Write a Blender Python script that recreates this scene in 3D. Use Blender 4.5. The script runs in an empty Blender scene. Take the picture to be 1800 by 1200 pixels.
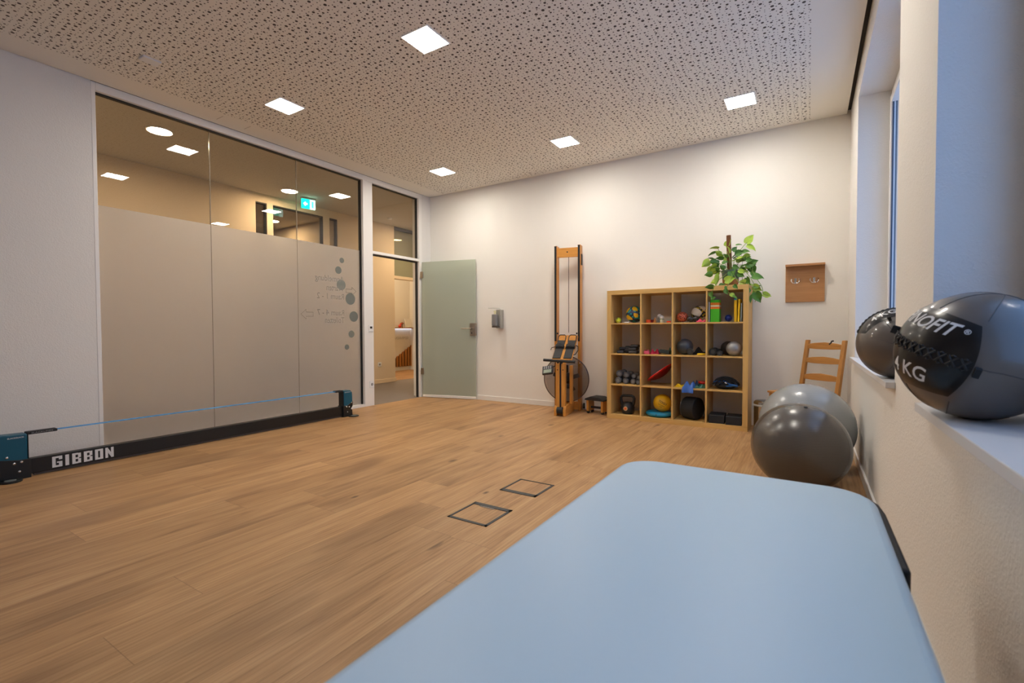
import bpy, bmesh, math, random
from mathutils import Vector, Matrix, Euler
random.seed(7)
S = bpy.context.scene
COL = S.collection
PI = math.pi
# ---------------------------------------------------------------- camera
XL, XR, YB, H = -5.095, 0.331, 5.688, 3.132
cam = bpy.data.cameras.new('camera'); co = bpy.data.objects.new('camera', cam); COL.objects.link(co)
cam.sensor_width = 36; cam.lens = 16.595; cam.clip_start = 0.02
yaw, pit, rol = 0.5605, 0.0249, -0.0036
fw = Vector((-math.sin(yaw)*math.cos(pit), math.cos(yaw)*math.cos(pit), -math.sin(pit)))
r0 = Vector((math.cos(yaw), math.sin(yaw), 0)); u0 = r0.cross(fw)
r1 = math.cos(rol)*r0 + math.sin(rol)*u0; u1 = -math.sin(rol)*r0 + math.cos(rol)*u0
M = Matrix((r1, u1, -fw)).transposed().to_4x4(); M.translation = (0, 0, 1.04)
co.matrix_world = M
cam.dof.use_dof = True; cam.dof.focus_distance = 4.6; cam.dof.aperture_fstop = 4.0
S.camera = co
# ---------------------------------------------------------------- world, exposure
w = bpy.data.worlds.new('world'); S.world = w; w.use_nodes = True
bg = w.node_tree.nodes['Background']; bg.inputs[0].default_value = (0.26, 0.48, 0.92, 1); bg.inputs[1].default_value = 0.9
S.view_settings.view_transform = 'Standard'; S.view_settings.look = 'None'
S.view_settings.gamma = 1; S.view_settings.use_curve_mapping = False
S.view_settings.exposure = 1.25
LAMP = 44.0      # ceiling panels
HALL = 85.0      # warm downlights in the hall
def portal(name, loc, rot, sx, sy):
    l = bpy.data.lights.new(name, 'AREA'); l.shape = 'RECTANGLE'; l.size = sx; l.size_y = sy
    l.cycles.is_portal = True
    o = bpy.data.objects.new(name, l); o.location = loc; o.rotation_euler = rot; COL.objects.link(o)
portal('window_daylight', (0.74, 3.78, 1.88), (0, PI/2, 0), 2.15, 2.15)
portal('window_daylight', (0.74, 0.88, 1.88), (0, PI/2, 0), 2.15, 2.15)

# ---------------------------------------------------------------- materials
class NT:
    def __init__(s, m):
        s.t = m.node_tree; s.n = s.t.nodes; s.p = s.n.get('Principled BSDF'); s.out = s.n.get('Material Output')
    def new(s, ty, **kw):
        n = s.n.new(ty)
        for k, v in kw.items():
            if k.startswith('_'): setattr(n, k[1:], v)
        return n
    def link(s, a, b): s.t.links.new(a, b)
    def math(s, op, a, b=None, c=None):
        n = s.n.new('ShaderNodeMath'); n.operation = op
        for i, v in enumerate((a, b, c)):
            if v is None: continue
            if isinstance(v, (int, float)): n.inputs[i].default_value = v
            else: s.link(v, n.inputs[i])
        return n.outputs[0]
    def mix(s, fac, a, b, blend='MIX'):
        n = s.n.new('ShaderNodeMix'); n.data_type = 'RGBA'; n.blend_type = blend
        for k, v in ((0, fac), (6, a), (7, b)):
            if isinstance(v, (int, float)): n.inputs[k].default_value = v
            elif isinstance(v, (tuple, list)): n.inputs[k].default_value = (*v[:3], 1)
            else: s.link(v, n.inputs[k])
        return n.outputs[2]
    def noise(s, vec, scale, detail=3, rough=.5, dist=0):
        n = s.n.new('ShaderNodeTexNoise'); n.inputs['Scale'].default_value = scale
        n.inputs['Detail'].default_value = detail; n.inputs['Roughness'].default_value = rough
        n.inputs['Distortion'].default_value = dist
        if vec: s.link(vec, n.inputs['Vector'])
        return n.outputs[0]
    def obj(s): return s.n.new('ShaderNodeTexCoord').outputs['Object']
    def mapping(s, vec, scale=(1,1,1), loc=(0,0,0), rot=(0,0,0)):
        n = s.n.new('ShaderNodeMapping'); s.link(vec, n.inputs[0])
        n.inputs[1].default_value = loc; n.inputs[2].default_value = rot; n.inputs[3].default_value = scale
        return n.outputs[0]
    def bump(s, h, strength, dist):
        n = s.n.new('ShaderNodeBump'); n.inputs['Strength'].default_value = strength; n.inputs['Distance'].default_value = dist
        s.link(h, n.inputs['Height']); s.link(n.outputs[0], s.p.inputs['Normal'])
    def ramp(s, v, stops):
        n = s.n.new('ShaderNodeValToRGB'); s.link(v, n.inputs[0]); e = n.color_ramp.elements
        while len(e) < len(stops): e.new(.5)
        for i, (p, c) in enumerate(stops): e[i].position = p; e[i].color = (*c, 1)
        return n.outputs[0]
def srgb(r, g, b):
    f = lambda c: (c/255/12.92 if c/255 <= .04045 else ((c/255+.055)/1.055)**2.4)
    return (f(r), f(g), f(b))
def mat(name, col, rough=.5, metal=0, coat=0, spec=.5, bump=None, var=0, varscale=8, emit=None, es=0, sheen=0):
    m = bpy.data.materials.new(name); m.use_nodes = True; t = NT(m); p = t.p
    p.inputs['Base Color'].default_value = (*col, 1); p.inputs['Roughness'].default_value = rough
    p.inputs['Metallic'].default_value = metal; p.inputs['Coat Weight'].default_value = coat
    p.inputs['Specular IOR Level'].default_value = spec; p.inputs['Sheen Weight'].default_value = sheen
    if emit: p.inputs['Emission Color'].default_value = (*emit, 1); p.inputs['Emission Strength'].default_value = es
    o = t.obj() if (bump or var) else None
    if bump: t.bump(t.noise(o, bump[0], 4), bump[1], bump[2])
    if var:
        f = t.noise(o, varscale, 3)
        t.link(t.mix(f, tuple(c*(1-var) for c in col), tuple(min(1, c*(1+var)) for c in col)), p.inputs['Base Color'])
    return m
def woodmat(name, light, dark, axis='z', scale=1.0, rough=.45, spec=.4):
    m = bpy.data.materials.new(name); m.use_nodes = True; t = NT(m); o = t.obj()
    sc = {'x': (1.2, 22, 22), 'y': (22, 1.2, 22), 'z': (22, 22, 1.2)}[axis]
    v = t.mapping(o, tuple(k*scale for k in sc))
    a = t.noise(v, 1.6, 5, .6, 1.2); b = t.noise(v, 6, 3, .6)
    f = t.math('ADD', t.math('MULTIPLY', a, .7), t.math('MULTIPLY', b, .3))
    t.link(t.ramp(f, [(.3, dark), (.7, light)]), t.p.inputs['Base Color'])
    t.p.inputs['Roughness'].default_value = rough; t.p.inputs['Specular IOR Level'].default_value = spec
    t.bump(b, .08, .002)
    return m
def floormat(name, base=1.0):
    m = bpy.data.materials.new(name); m.use_nodes = True; t = NT(m); o = t.obj()
    sep = t.new('ShaderNodeSeparateXYZ'); t.link(o, sep.inputs[0]); X, Y = sep.outputs[0], sep.outputs[1]
    W, L = .25, 1.5
    u = t.math('DIVIDE', t.math('ADD', X, .019), W); row = t.math('FLOOR', u); fu = t.math('FRACT', u)
    wn = t.new('ShaderNodeTexWhiteNoise', _noise_dimensions='1D'); t.link(row, wn.inputs['W'])
    vv = t.math('ADD', t.math('DIVIDE', Y, L), t.math('MULTIPLY', wn.outputs['Value'], 7.3))
    cel = t.math('FLOOR', vv); fv = t.math('FRACT', vv)
    cid = t.new('ShaderNodeCombineXYZ'); t.link(row, cid.inputs[0]); t.link(cel, cid.inputs[1])
    wn2 = t.new('ShaderNodeTexWhiteNoise', _noise_dimensions='3D'); t.link(cid.outputs[0], wn2.inputs['Vector'])
    rnd = wn2.outputs['Value']
    off = t.new('ShaderNodeVectorMath', _operation='SCALE'); t.link(wn2.outputs['Color'], off.inputs[0]); off.inputs['Scale'].default_value = 40
    ad = t.new('ShaderNodeVectorMath', _operation='ADD'); t.link(o, ad.inputs[0]); t.link(off.outputs[0], ad.inputs[1])
    P = ad.outputs[0]
    g1 = t.noise(t.mapping(P, (7, .55, 1)), 1.5, 5, .58, 1.6)
    g2 = t.noise(t.mapping(P, (60, 2.2, 1)), 1.6, 4, .65, .4)
    g3 = t.noise(t.mapping(P, (220, 5, 1)), 1, 2, .6)
    g4 = t.noise(t.mapping(P, (3, 1.1, 1)), 1.0, 2, .5)
    # cathedral rings
    wv = t.new('ShaderNodeTexWave', _wave_type='BANDS', _bands_direction='X'); t.link(t.mapping(P, (9, .5, 1)), wv.inputs[0])
    wv.inputs['Scale'].default_value = 1.6; wv.inputs['Distortion'].default_value = 9; wv.inputs['Detail'].default_value = 2; wv.inputs['Detail Scale'].default_value = .6
    f = t.math('ADD', .5, t.math('MULTIPLY', t.math('SUBTRACT', t.math('ADD', t.math('MULTIPLY', g1, .62), t.math('MULTIPLY', g2, .38)), .5), 1.25))
    c = t.ramp(f, [(.24, srgb(126, 88, 52)), (.42, srgb(182, 140, 94)), (.60, srgb(202, 160, 112)), (.8, srgb(214, 177, 129))])
    c = t.mix(t.math('MULTIPLY', g3, .30), c, srgb(120, 80, 50))
    c = t.mix(t.math('MULTIPLY', t.math('POWER', wv.outputs['Fac'], 4), .16), c, srgb(110, 72, 42))
    tone = t.math('ADD', .93, t.math('MULTIPLY', rnd, .16))
    tc = t.new('ShaderNodeCombineColor');
    for i in range(3): t.link(tone, tc.inputs[i])
    c = t.mix(1.0, c, tc.outputs[0], 'MULTIPLY')
    # smudgy dark figure
    sm = t.math('MULTIPLY', t.math('SUBTRACT', g4, .55), 4.5); sm.node.use_clamp = True
    c = t.mix(t.math('MULTIPLY', sm, .55), c, srgb(112, 76, 48))
    # knots
    vo = t.new('ShaderNodeTexVoronoi'); t.link(t.mapping(P, (3.4, 1.6, .01)), vo.inputs['Vector']); vo.inputs['Scale'].default_value = 1.0
    pick = t.new('ShaderNodeSeparateColor'); t.link(vo.outputs['Color'], pick.inputs[0])
    k = t.math('SUBTRACT', 1, t.math('DIVIDE', vo.outputs['Distance'], t.math('ADD', .05, t.math('MULTIPLY', pick.outputs[1], .08)))); k.node.use_clamp = True
    k = t.math('MULTIPLY', k, t.math('GREATER_THAN', pick.outputs[0], .42))
    c = t.mix(t.math('POWER', k, .7), c, srgb(62, 36, 20))
    # joints
    e1 = t.math('LESS_THAN', t.math('MINIMUM', fu, t.math('SUBTRACT', 1, fu)), .0045)
    e2 = t.math('LESS_THAN', t.math('MINIMUM', fv, t.math('SUBTRACT', 1, fv)), .0009)
    e = t.math('MAXIMUM', e1, e2)
    c = t.mix(t.math('MULTIPLY', e, .45), c, srgb(96, 62, 38))
    if base != 1.0: c = t.mix(1.0, c, (base, base, base), 'MULTIPLY')
    t.link(c, t.p.inputs['Base Color'])
    t.p.inputs['Roughness'].default_value = .42; t.p.inputs['Specular IOR Level'].default_value = .35
    h = t.math('SUBTRACT', t.math('MULTIPLY', g2, .4), e)
    t.bump(h, .12, .0015)
    return m
def wallmat(name, col, bs=55, st=.5, d=.004, rough=.9):
    m = bpy.data.materials.new(name); m.use_nodes = True; t = NT(m); o = t.obj()
    t.p.inputs['Base Color'].default_value = (*col, 1); t.p.inputs['Roughness'].default_value = rough
    t.p.inputs['Specular IOR Level'].default_value = .2
    a = t.noise(o, bs, 2, .5, .6); b = t.noise(o, bs*.35, 2)
    t.bump(t.math('ADD', t.math('POWER', a, 2.0), t.math('MULTIPLY', b, .3)), st, d)
    return m
def ceilmat():
    m = bpy.data.materials.new('perforated_ceiling'); m.use_nodes = True; t = NT(m); o = t.obj()
    sep = t.new('ShaderNodeSeparateXYZ'); t.link(o, sep.inputs[0]); X, Y = sep.outputs[0], sep.outputs[1]
    flat = t.new('ShaderNodeCombineXYZ'); t.link(X, flat.inputs[0]); t.link(Y, flat.inputs[1])
    def layer(sp, r0, r1, rnd, off):
        v = t.new('ShaderNodeTexVoronoi', _voronoi_dimensions='2D'); t.link(t.mapping(flat.outputs[0], (1/sp, 1/sp, 1), (off, off, 0)), v.inputs['Vector'])
        v.inputs['Scale'].default_value = 1; v.inputs['Randomness'].default_value = rnd
        s = t.new('ShaderNodeSeparateColor'); t.link(v.outputs['Color'], s.inputs[0])
        rad = t.math('ADD', r0/sp, t.math('MULTIPLY', s.outputs[0], (r1-r0)/sp))
        return t.math('LESS_THAN', v.outputs['Distance'], rad), t.math('GREATER_THAN', v.outputs['Distance'], t.math('ADD', rad, .11))
    big, clear = layer(.058, .0065, .0112, .55, .3); small, _ = layer(.031, .0026, .0054, .55, 7.7)
    hh = t.math('MAXIMUM', big, t.math('MULTIPLY', small, clear))
    def inside(c, lo, hi): return t.math('MULTIPLY', t.math('GREATER_THAN', c, lo), t.math('LESS_THAN', c, hi))
    hh = t.math('MULTIPLY', hh, t.math('MULTIPLY', inside(X, -4.80, -.005), inside(Y, -1.6, 5.62)))
    c = t.mix(hh, srgb(238, 234, 225), srgb(86, 79, 70))
    t.link(c, t.p.inputs['Base Color']); t.p.inputs['Roughness'].default_value = .9; t.p.inputs['Specular IOR Level'].default_value = .15
    t.bump(t.math('SUBTRACT', 1, hh), .5, .004)
    return m
def front_fresnel(t, ior, k=1.6):
    fr = t.new('ShaderNodeFresnel'); fr.inputs[0].default_value = ior; ge = t.new('ShaderNodeNewGeometry')
    f = t.math('MULTIPLY', t.math('MULTIPLY', fr.outputs[0], k), t.math('SUBTRACT', 1, ge.outputs['Backfacing'])); f.node.use_clamp = True
    return f
def panemat(name, tint, refl=1.0, ior=1.52):
    m = bpy.data.materials.new(name); m.use_nodes = True; t = NT(m); t.n.remove(t.p)
    tr = t.new('ShaderNodeBsdfTransparent'); tr.inputs[0].default_value = (*tint, 1)
    gl = t.new('ShaderNodeBsdfGlossy'); gl.inputs['Roughness'].default_value = 0.0; gl.inputs[0].default_value = (refl, refl, refl, 1)
    mx = t.new('ShaderNodeMixShader'); t.link(front_fresnel(t, ior), mx.inputs[0]); t.link(tr.outputs[0], mx.inputs[1]); t.link(gl.outputs[0], mx.inputs[2])
    t.link(mx.outputs[0], t.out.inputs[0]); return m
def filmmat(name, col, wd, wt, wr, rough, ior=1.25):
    m = bpy.data.materials.new(name); m.use_nodes = True; t = NT(m); t.n.remove(t.p)
    d = t.new('ShaderNodeBsdfDiffuse'); tl = t.new('ShaderNodeBsdfTranslucent'); rf = t.new('ShaderNodeBsdfRefraction')
    g = t.new('ShaderNodeBsdfGlossy'); g.inputs['Roughness'].default_value = .45
    for n in (d, tl, rf): n.inputs[0].default_value = (*col, 1)
    rf.inputs['Roughness'].default_value = rough; rf.inputs['IOR'].default_value = ior
    a = t.new('ShaderNodeMixShader'); a.inputs[0].default_value = wt/(wd+wt); t.link(d.outputs[0], a.inputs[1]); t.link(tl.outputs[0], a.inputs[2])
    b = t.new('ShaderNodeMixShader'); b.inputs[0].default_value = wr; t.link(a.outputs[0], b.inputs[1]); t.link(rf.outputs[0], b.inputs[2])
    c = t.new('ShaderNodeMixShader'); c.inputs[0].default_value = .03; t.link(b.outputs[0], c.inputs[1]); t.link(g.outputs[0], c.inputs[2])
    t.link(c.outputs[0], t.out.inputs[0]); return m
def frostmat(name, dcol, tcol, tfac=.5, clear=.0, gloss=.04, rough=.25):
    m = bpy.data.materials.new(name); m.use_nodes = True; t = NT(m); t.n.remove(t.p)
    d = t.new('ShaderNodeBsdfDiffuse'); d.inputs[0].default_value = (*dcol, 1)
    tl = t.new('ShaderNodeBsdfTranslucent'); tl.inputs[0].default_value = (*tcol, 1)
    m1 = t.new('ShaderNodeMixShader'); m1.inputs[0].default_value = tfac; t.link(d.outputs[0], m1.inputs[1]); t.link(tl.outputs[0], m1.inputs[2])
    tr = t.new('ShaderNodeBsdfTransparent'); tr.inputs[0].default_value = (*tcol, 1)
    m2 = t.new('ShaderNodeMixShader'); m2.inputs[0].default_value = clear; t.link(m1.outputs[0], m2.inputs[1]); t.link(tr.outputs[0], m2.inputs[2])
    g = t.new('ShaderNodeBsdfGlossy'); g.inputs['Roughness'].default_value = rough
    m3 = t.new('ShaderNodeMixShader'); m3.inputs[0].default_value = gloss; t.link(m2.outputs[0], m3.inputs[1]); t.link(g.outputs[0], m3.inputs[2])
    t.link(m3.outputs[0], t.out.inputs[0]); return m
def emitmat(name, col, s):
    m = bpy.data.materials.new(name); m.use_nodes = True; t = NT(m); t.n.remove(t.p)
    e = t.new('ShaderNodeEmission'); e.inputs[0].default_value = (*col, 1); e.inputs[1].default_value = s
    t.link(e.outputs[0], t.out.inputs[0]); return m

W_BACK = wallmat('white_paint_smooth', srgb(238, 235, 229), 70, .25, .002)
W_TEX = wallmat('white_woodchip_paint', srgb(230, 228, 224), 110, .5, .004)
W_BEIGE = wallmat('beige_hall_paint', srgb(230, 210, 180), 60, .2, .002)
W_HALL = wallmat('hall_white_paint', srgb(232, 226, 214), 60, .2, .002)
CEIL = ceilmat()
CEIL2 = mat('plain_hall_ceiling', srgb(210, 204, 194), .9)
CEILQ = mat('ceiling_white', srgb(225, 218, 208), .9)
GAP = mat('shadow_gap_dark', srgb(60, 54, 48), .9)
FLOOR = floormat('oak_plank_floor'); FLOOR2 = floormat('oak_plank_floor_hall', .9)
VINYL = mat('grey_hall_flooring', srgb(120, 110, 104), .7, var=.12, varscale=14)
TRIM = mat('white_lacquer', srgb(238, 236, 232), .35)
SILL = mat('sill_white', srgb(222, 224, 228), .3)
GASK = mat('black_gasket', (.012, .011, .01), .6)
PANE = panemat('clear_glass', (.84, .83, .80)); PANEW = panemat('window_glass', (.95, .97, .98))
FROST = filmmat('frosted_film', (.90, .885, .86), .5, .5, .62, .55)
SIGNF = frostmat('film_cutout', srgb(150, 156, 150), srgb(150, 158, 152), .4, .1, .05, .2)
SIGNT = mat('film_lettering', srgb(158, 154, 148), .6)
DOORG = frostmat('satin_green_glass', srgb(212, 218, 206), srgb(226, 232, 220), .42, .25, .06, .08)
STEEL = mat('brushed_steel', srgb(168, 160, 148), .32, 1.0)
CHROME = mat('chrome', (.8, .8, .8), .12, 1.0)
BLACK = mat('black_plastic', (.014, .014, .015), .45)
BLACKM = mat('matt_black', (.012, .012, .013), .7)
RUBBER = mat('black_rubber', (.02, .02, .02), .6, bump=(120, .1, .001))
MATTE_W = mat('white_plastic', srgb(235, 235, 235), .4)
PANEL = emitmat('lit_panel', (1.0, .925, .82), LAMP)
WARM = emitmat('lit_downlight', (1.0, .76, .50), HALL)

# ---------------------------------------------------------------- geometry helpers
class G:
    def __init__(s): s.b = bmesh.new()
    def _add(s, verts, faces, mtx=None):
        vs = [s.b.verts.new((mtx @ Vector(v)) if mtx else v) for v in verts]
        for f in faces:
            try: s.b.faces.new([vs[i] for i in f])
            except ValueError: pass
        return s
    def box(s, c, d, rot=None, taper=None):
        x, y, z = d[0]/2, d[1]/2, d[2]/2; k = taper or 1
        v = [(-x*k if sz > 0 else -x, 0, 0) for sz in (1,)]
        v = []
        for sz in (-1, 1):
            q = k if sz > 0 else 1
            v += [(-x*q, -y*q, sz*z), (x*q, -y*q, sz*z), (x*q, y*q, sz*z), (-x*q, y*q, sz*z)]
        m = Matrix.Translation(c)
        if rot is not None: m = m @ (rot if isinstance(rot, Matrix) else Euler(rot).to_matrix().to_4x4())
        return s._add(v, [(3,2,1,0), (4,5,6,7), (0,1,5,4), (1,2,6,5), (2,3,7,6), (3,0,4,7)], m)
    def bx(s, x0, x1, y0, y1, z0, z1): return s.box(((x0+x1)/2, (y0+y1)/2, (z0+z1)/2), (x1-x0, y1-y0, z1-z0))
    def cyl(s, p0, p1, r, r2=None, n=24, cap=True):
        p0, p1 = Vector(p0), Vector(p1); d = p1-p0; L = d.length; r2 = r if r2 is None else r2
        m = Matrix.Translation(p0) @ d.to_track_quat('Z', 'Y').to_matrix().to_4x4()
        v = [(r*math.cos(2*PI*i/n), r*math.sin(2*PI*i/n), 0) for i in range(n)] + [(r2*math.cos(2*PI*i/n), r2*math.sin(2*PI*i/n), L) for i in range(n)]
        f = [(i, (i+1) % n, n+(i+1) % n, n+i) for i in range(n)]
        if cap: f += [tuple(range(n-1, -1, -1)), tuple(range(n, 2*n))]
        return s._add(v, f, m)
    def lathe(s, prof, c=(0,0,0), n=40, axis=(0,0,1), closed=False):
        m = Matrix.Translation(c) @ Vector(axis).to_track_quat('Z', 'Y').to_matrix().to_4x4()
        v = []; f = []
        for r, z in prof: v += [(r*math.cos(2*PI*i/n), r*math.sin(2*PI*i/n), z) for i in range(n)]
        K = len(prof)
        for k in range(K-1 + (1 if closed else 0)):
            a, b = k*n, ((k+1) % K)*n
            f += [(a+i, a+(i+1) % n, b+(i+1) % n, b+i) for i in range(n)]
        if not closed:
            if prof[0][0] > 1e-5: f.append(tuple(range(n-1, -1, -1)))
            if prof[-1][0] > 1e-5: f.append(tuple(range((K-1)*n, K*n)))
        s._add(v, f, m)
        bmesh.ops.remove_doubles(s.b, verts=s.b.verts, dist=1e-6); return s
    def sph(s, c, r, n=32, sc=(1,1,1), rot=None):
        if isinstance(r, (int, float)): r = r
        m = Matrix.Translation(c)
        if rot is not None: m = m @ Euler(rot).to_matrix().to_4x4()
        m = m @ Matrix.Diagonal((sc[0]*r, sc[1]*r, sc[2]*r, 1))
        bmesh.ops.create_uvsphere(s.b, u_segments=n, v_segments=n//2+2, radius=1, matrix=m); return s
    def torus(s, c, R, r, axis=(0,0,1), n=40, k=12, sc=(1,1)):
        return s.lathe([(R+r*math.cos(2*PI*i/k)*sc[0], r*math.sin(2*PI*i/k)*sc[1]) for i in range(k)], c, n, axis, True)
    def tube(s, pts, r, n=8, closed=False):
        pts = [Vector(p) for p in pts]; N = len(pts); rs = r if isinstance(r, (list, tuple)) else [r]*N
        up = None; v = []
        for i, p in enumerate(pts):
            a = pts[(i-1) % N] if (i > 0 or closed) else p; b = pts[(i+1) % N] if (i < N-1 or closed) else p
            t = (b-a).normalized()
            if up is None: up = Vector((0,0,1)) if abs(t.z) < .9 else Vector((1,0,0))
            q = t.cross(up).normalized(); up = q.cross(t).normalized()
            v += [p + rs[i]*(math.cos(2*PI*j/n)*q + math.sin(2*PI*j/n)*up) for j in range(n)]
        f = []
        for i in range(N if closed else N-1):
            a, b = i*n, ((i+1) % N)*n
            f += [(a+j, a+(j+1) % n, b+(j+1) % n, b+j) for j in range(n)]
        if not closed: f += [tuple(range(n-1, -1, -1)), tuple(range((N-1)*n, N*n))]
        return s._add(v, f)
    def prism(s, poly, a0, a1, plane='xz'):
        f = {'xz': lambda p, q: (p[0], q, p[1]), 'yz': lambda p, q: (q, p[0], p[1]), 'xy': lambda p, q: (p[0], p[1], q)}[plane]
        n = len(poly); v = [f(p, a0) for p in poly] + [f(p, a1) for p in poly]
        return s._add(v, [tuple(range(n-1, -1, -1)), tuple(range(n, 2*n))] + [(i, (i+1) % n, n+(i+1) % n, n+i) for i in range(n)])
    def ribbon(s, pts, side, w, th):
        # flat band along pts, width w along 'side' vectors, thickness th
        pts = [Vector(p) for p in pts]; N = len(pts); v = []
        for i, p in enumerate(pts):
            t = (pts[min(i+1, N-1)] - pts[max(i-1, 0)]).normalized(); sd = Vector(side[i] if isinstance(side, list) else side).normalized()
            nn = t.cross(sd).normalized()
            v += [p-sd*w/2-nn*th/2, p+sd*w/2-nn*th/2, p+sd*w/2+nn*th/2, p-sd*w/2+nn*th/2]
        f = [(3,2,1,0), tuple(4*(N-1)+k for k in range(4))]
        for i in range(N-1):
            for k in range(4): f.append((4*i+k, 4*i+(k+1) % 4, 4*i+4+(k+1) % 4, 4*i+4+k))
        return s._add(v, f)
    def xf(s, m): bmesh.ops.transform(s.b, matrix=m, verts=s.b.verts); return s
def obj(name, g, m, parent=None, loc=None, bevel=0, seg=2, smooth=35):
    bmesh.ops.recalc_face_normals(g.b, faces=g.b.faces)
    me = bpy.data.meshes.new(name); g.b.to_mesh(me); g.b.free()
    for p in me.polygons: p.use_smooth = True
    me.set_sharp_from_angle(angle=math.radians(smooth))
    me.materials.append(m); o = bpy.data.objects.new(name, me); COL.objects.link(o)
    if parent: o.parent = parent
    if loc: o.location = loc
    if bevel:
        b = o.modifiers.new('bevel', 'BEVEL'); b.width = bevel; b.segments = seg; b.limit_method = 'ANGLE'; b.angle_limit = math.radians(40)
        b.harden_normals = False
    return o
def tag(o, label, cat, group=None):
    o['label'] = label; o['category'] = cat
    if group: o['group'] = group
    return o
def struct(name, g, m, parent=None, bevel=0, label=None):
    o = obj(name, g, m, parent, bevel=bevel)
    if not parent: o['kind'] = 'structure'
    if label: o['label'] = label
    return o
def thing(name, label, cat, loc=(0,0,0), rz=0, group=None, rot=None):
    o = bpy.data.objects.new(name, None); COL.objects.link(o); o.location = loc; o.empty_display_size = .05
    o.rotation_euler = rot or (0, 0, rz); return tag(o, label, cat, group)
def dup(root, loc, label=None, rot=None, sc=None):
    r = root.copy(); COL.objects.link(r); r.location = loc
    if label: r['label'] = label
    if rot: r.rotation_euler = rot
    if sc: r.scale = (sc, sc, sc)
    for ch in list(root.children):
        c = ch.copy(); COL.objects.link(c); c.parent = r
        for q in ch.children:
            d = q.copy(); COL.objects.link(d); d.parent = c
    return r
def textmesh(body, size=1, width=None, height=None, ext=0, align='LEFT', bold=0, shear=0, space=1):
    cu = bpy.data.curves.new('lettering', 'FONT'); cu.body = body; cu.size = size; cu.align_x = align
    cu.offset = bold; cu.shear = shear; cu.space_character = space; cu.resolution_u = 3; cu.extrude = ext
    ob = bpy.data.objects.new('lettering_tmp', cu); COL.objects.link(ob); bpy.context.view_layer.update()
    me = bpy.data.meshes.new_from_object(ob.evaluated_get(bpy.context.evaluated_depsgraph_get()))
    g = G(); g.b.from_mesh(me); bpy.data.objects.remove(ob); bpy.data.curves.remove(cu); bpy.data.meshes.remove(me)
    xs = [v.co.x for v in g.b.verts]; ys = [v.co.y for v in g.b.verts]
    x0, x1, y0, y1 = min(xs), max(xs), min(ys), max(ys)
    sx = width/(x1-x0) if width else 1; sy = height/(y1-y0) if height else sx
    for v in g.b.verts: v.co.x = (v.co.x-x0)*sx; v.co.y = (v.co.y-y0)*sy
    return g
def rotm(*e): return Euler(e).to_matrix().to_4x4()
def basis(o, x, y, z):
    m = Matrix((Vector(x), Vector(y), Vector(z))).transposed().to_4x4(); m.translation = o; return m

# ================================================================= SETTING
struct('floor', G().bx(XL, XR, -2.2, YB, -.1, 0), FLOOR)
GB = H+.03
struct('ceiling', G().bx(XL+.008, XR-.032, -2.2, YB-.004, H, H+.02), CEIL)
struct('trim_1', G().bx(XL-.2, XR+.5, -2.3, YB+.1, H+.035, H+.1), GAP)
struct('wall_back', G().bx(XL-.2, XR+.6, YB, YB+.15, 0, H+.035), W_BACK)
struct('wall_left', G().bx(XL-.2, XL, -2.2, 1.515, 0, H+.035).bx(XL-.2, XL, 5.50, YB, 0, H+.035), W_TEX)
struct('wall_front', G().bx(XL-.2, XR+.6, -2.35, -2.2, 0, H+.035), W_TEX)
XO = XR+.42
g = G().bx(XR, XO, -2.2, YB, 0, .772).bx(XR, XO, -2.2, YB, 2.945, H+.035)
for a, b in ((-2.2, -.2), (1.96, 2.705), (4.86, YB)): g.bx(XR, XO, a, b, .772, 2.945)
bmesh.ops.remove_doubles(g.b, verts=g.b.verts, dist=1e-5)
struct('wall_right', g, W_TEX)
# windows (white frames, clear panes) and sills
for i, (a, b) in enumerate(((2.705, 4.86), (-.2, 1.96))):
    X0 = XR+.215; mid = (a+b)/2
    fr = G()
    for y0, y1 in ((a, a+.06), (b-.06, b), (mid-.04, mid+.04)): fr.bx(X0, X0+.07, y0, y1, .80, 2.945)
    fr.bx(X0, X0+.07, a+.06, b-.06, .80, .87).bx(X0, X0+.07, a+.06, b-.06, 2.875, 2.945)
    wo = struct('window_%d' % (i+1), fr, TRIM, bevel=.004)
    for y0, y1 in ((a+.06, mid-.04), (mid+.04, b-.06)):
        sf = G(); X1 = X0-.015
        for p, q in ((y0, y0+.05), (y1-.05, y1)): sf.bx(X1, X1+.06, p, q, .875, 2.87)
        sf.bx(X1, X1+.06, y0+.05, y1-.05, .875, .93).bx(X1, X1+.06, y0+.05, y1-.05, 2.81, 2.87)
        so = struct('sash', sf, TRIM, wo, bevel=.004)
        struct('pane', G().bx(X1+.025, X1+.035, y0+.05, y1-.05, .93, 2.81), PANEW, so)
        gk = G()
        for p, q in ((y0+.05, y0+.058), (y1-.058, y1-.05)): gk.bx(X1+.01, X1+.02, p, q, .93, 2.81)
        struct('gasket', gk, mat('grey_seal', srgb(70, 84, 104), .5), so)
    sg = G().prism([(XR-.036, a-.03), (XR-.001, a-.03), (XR-.001, a+.002), (XR+.214, a+.002), (XR+.214, b-.002), (XR-.001, b-.002), (XR-.001, b+.03), (XR-.036, b+.03)], .7725, .80, 'xy')
    struct('trim_%d' % (i+2), sg, SILL, bevel=.002)
# skirting
struct('baseboard_back', G().bx(XL+.25, XR, YB-.014, YB, 0, .07), TRIM, bevel=.003)
struct('baseboard_right', G().bx(XR-.014, XR, -2.2, YB-.014, 0, .07), TRIM, bevel=.003)
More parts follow.
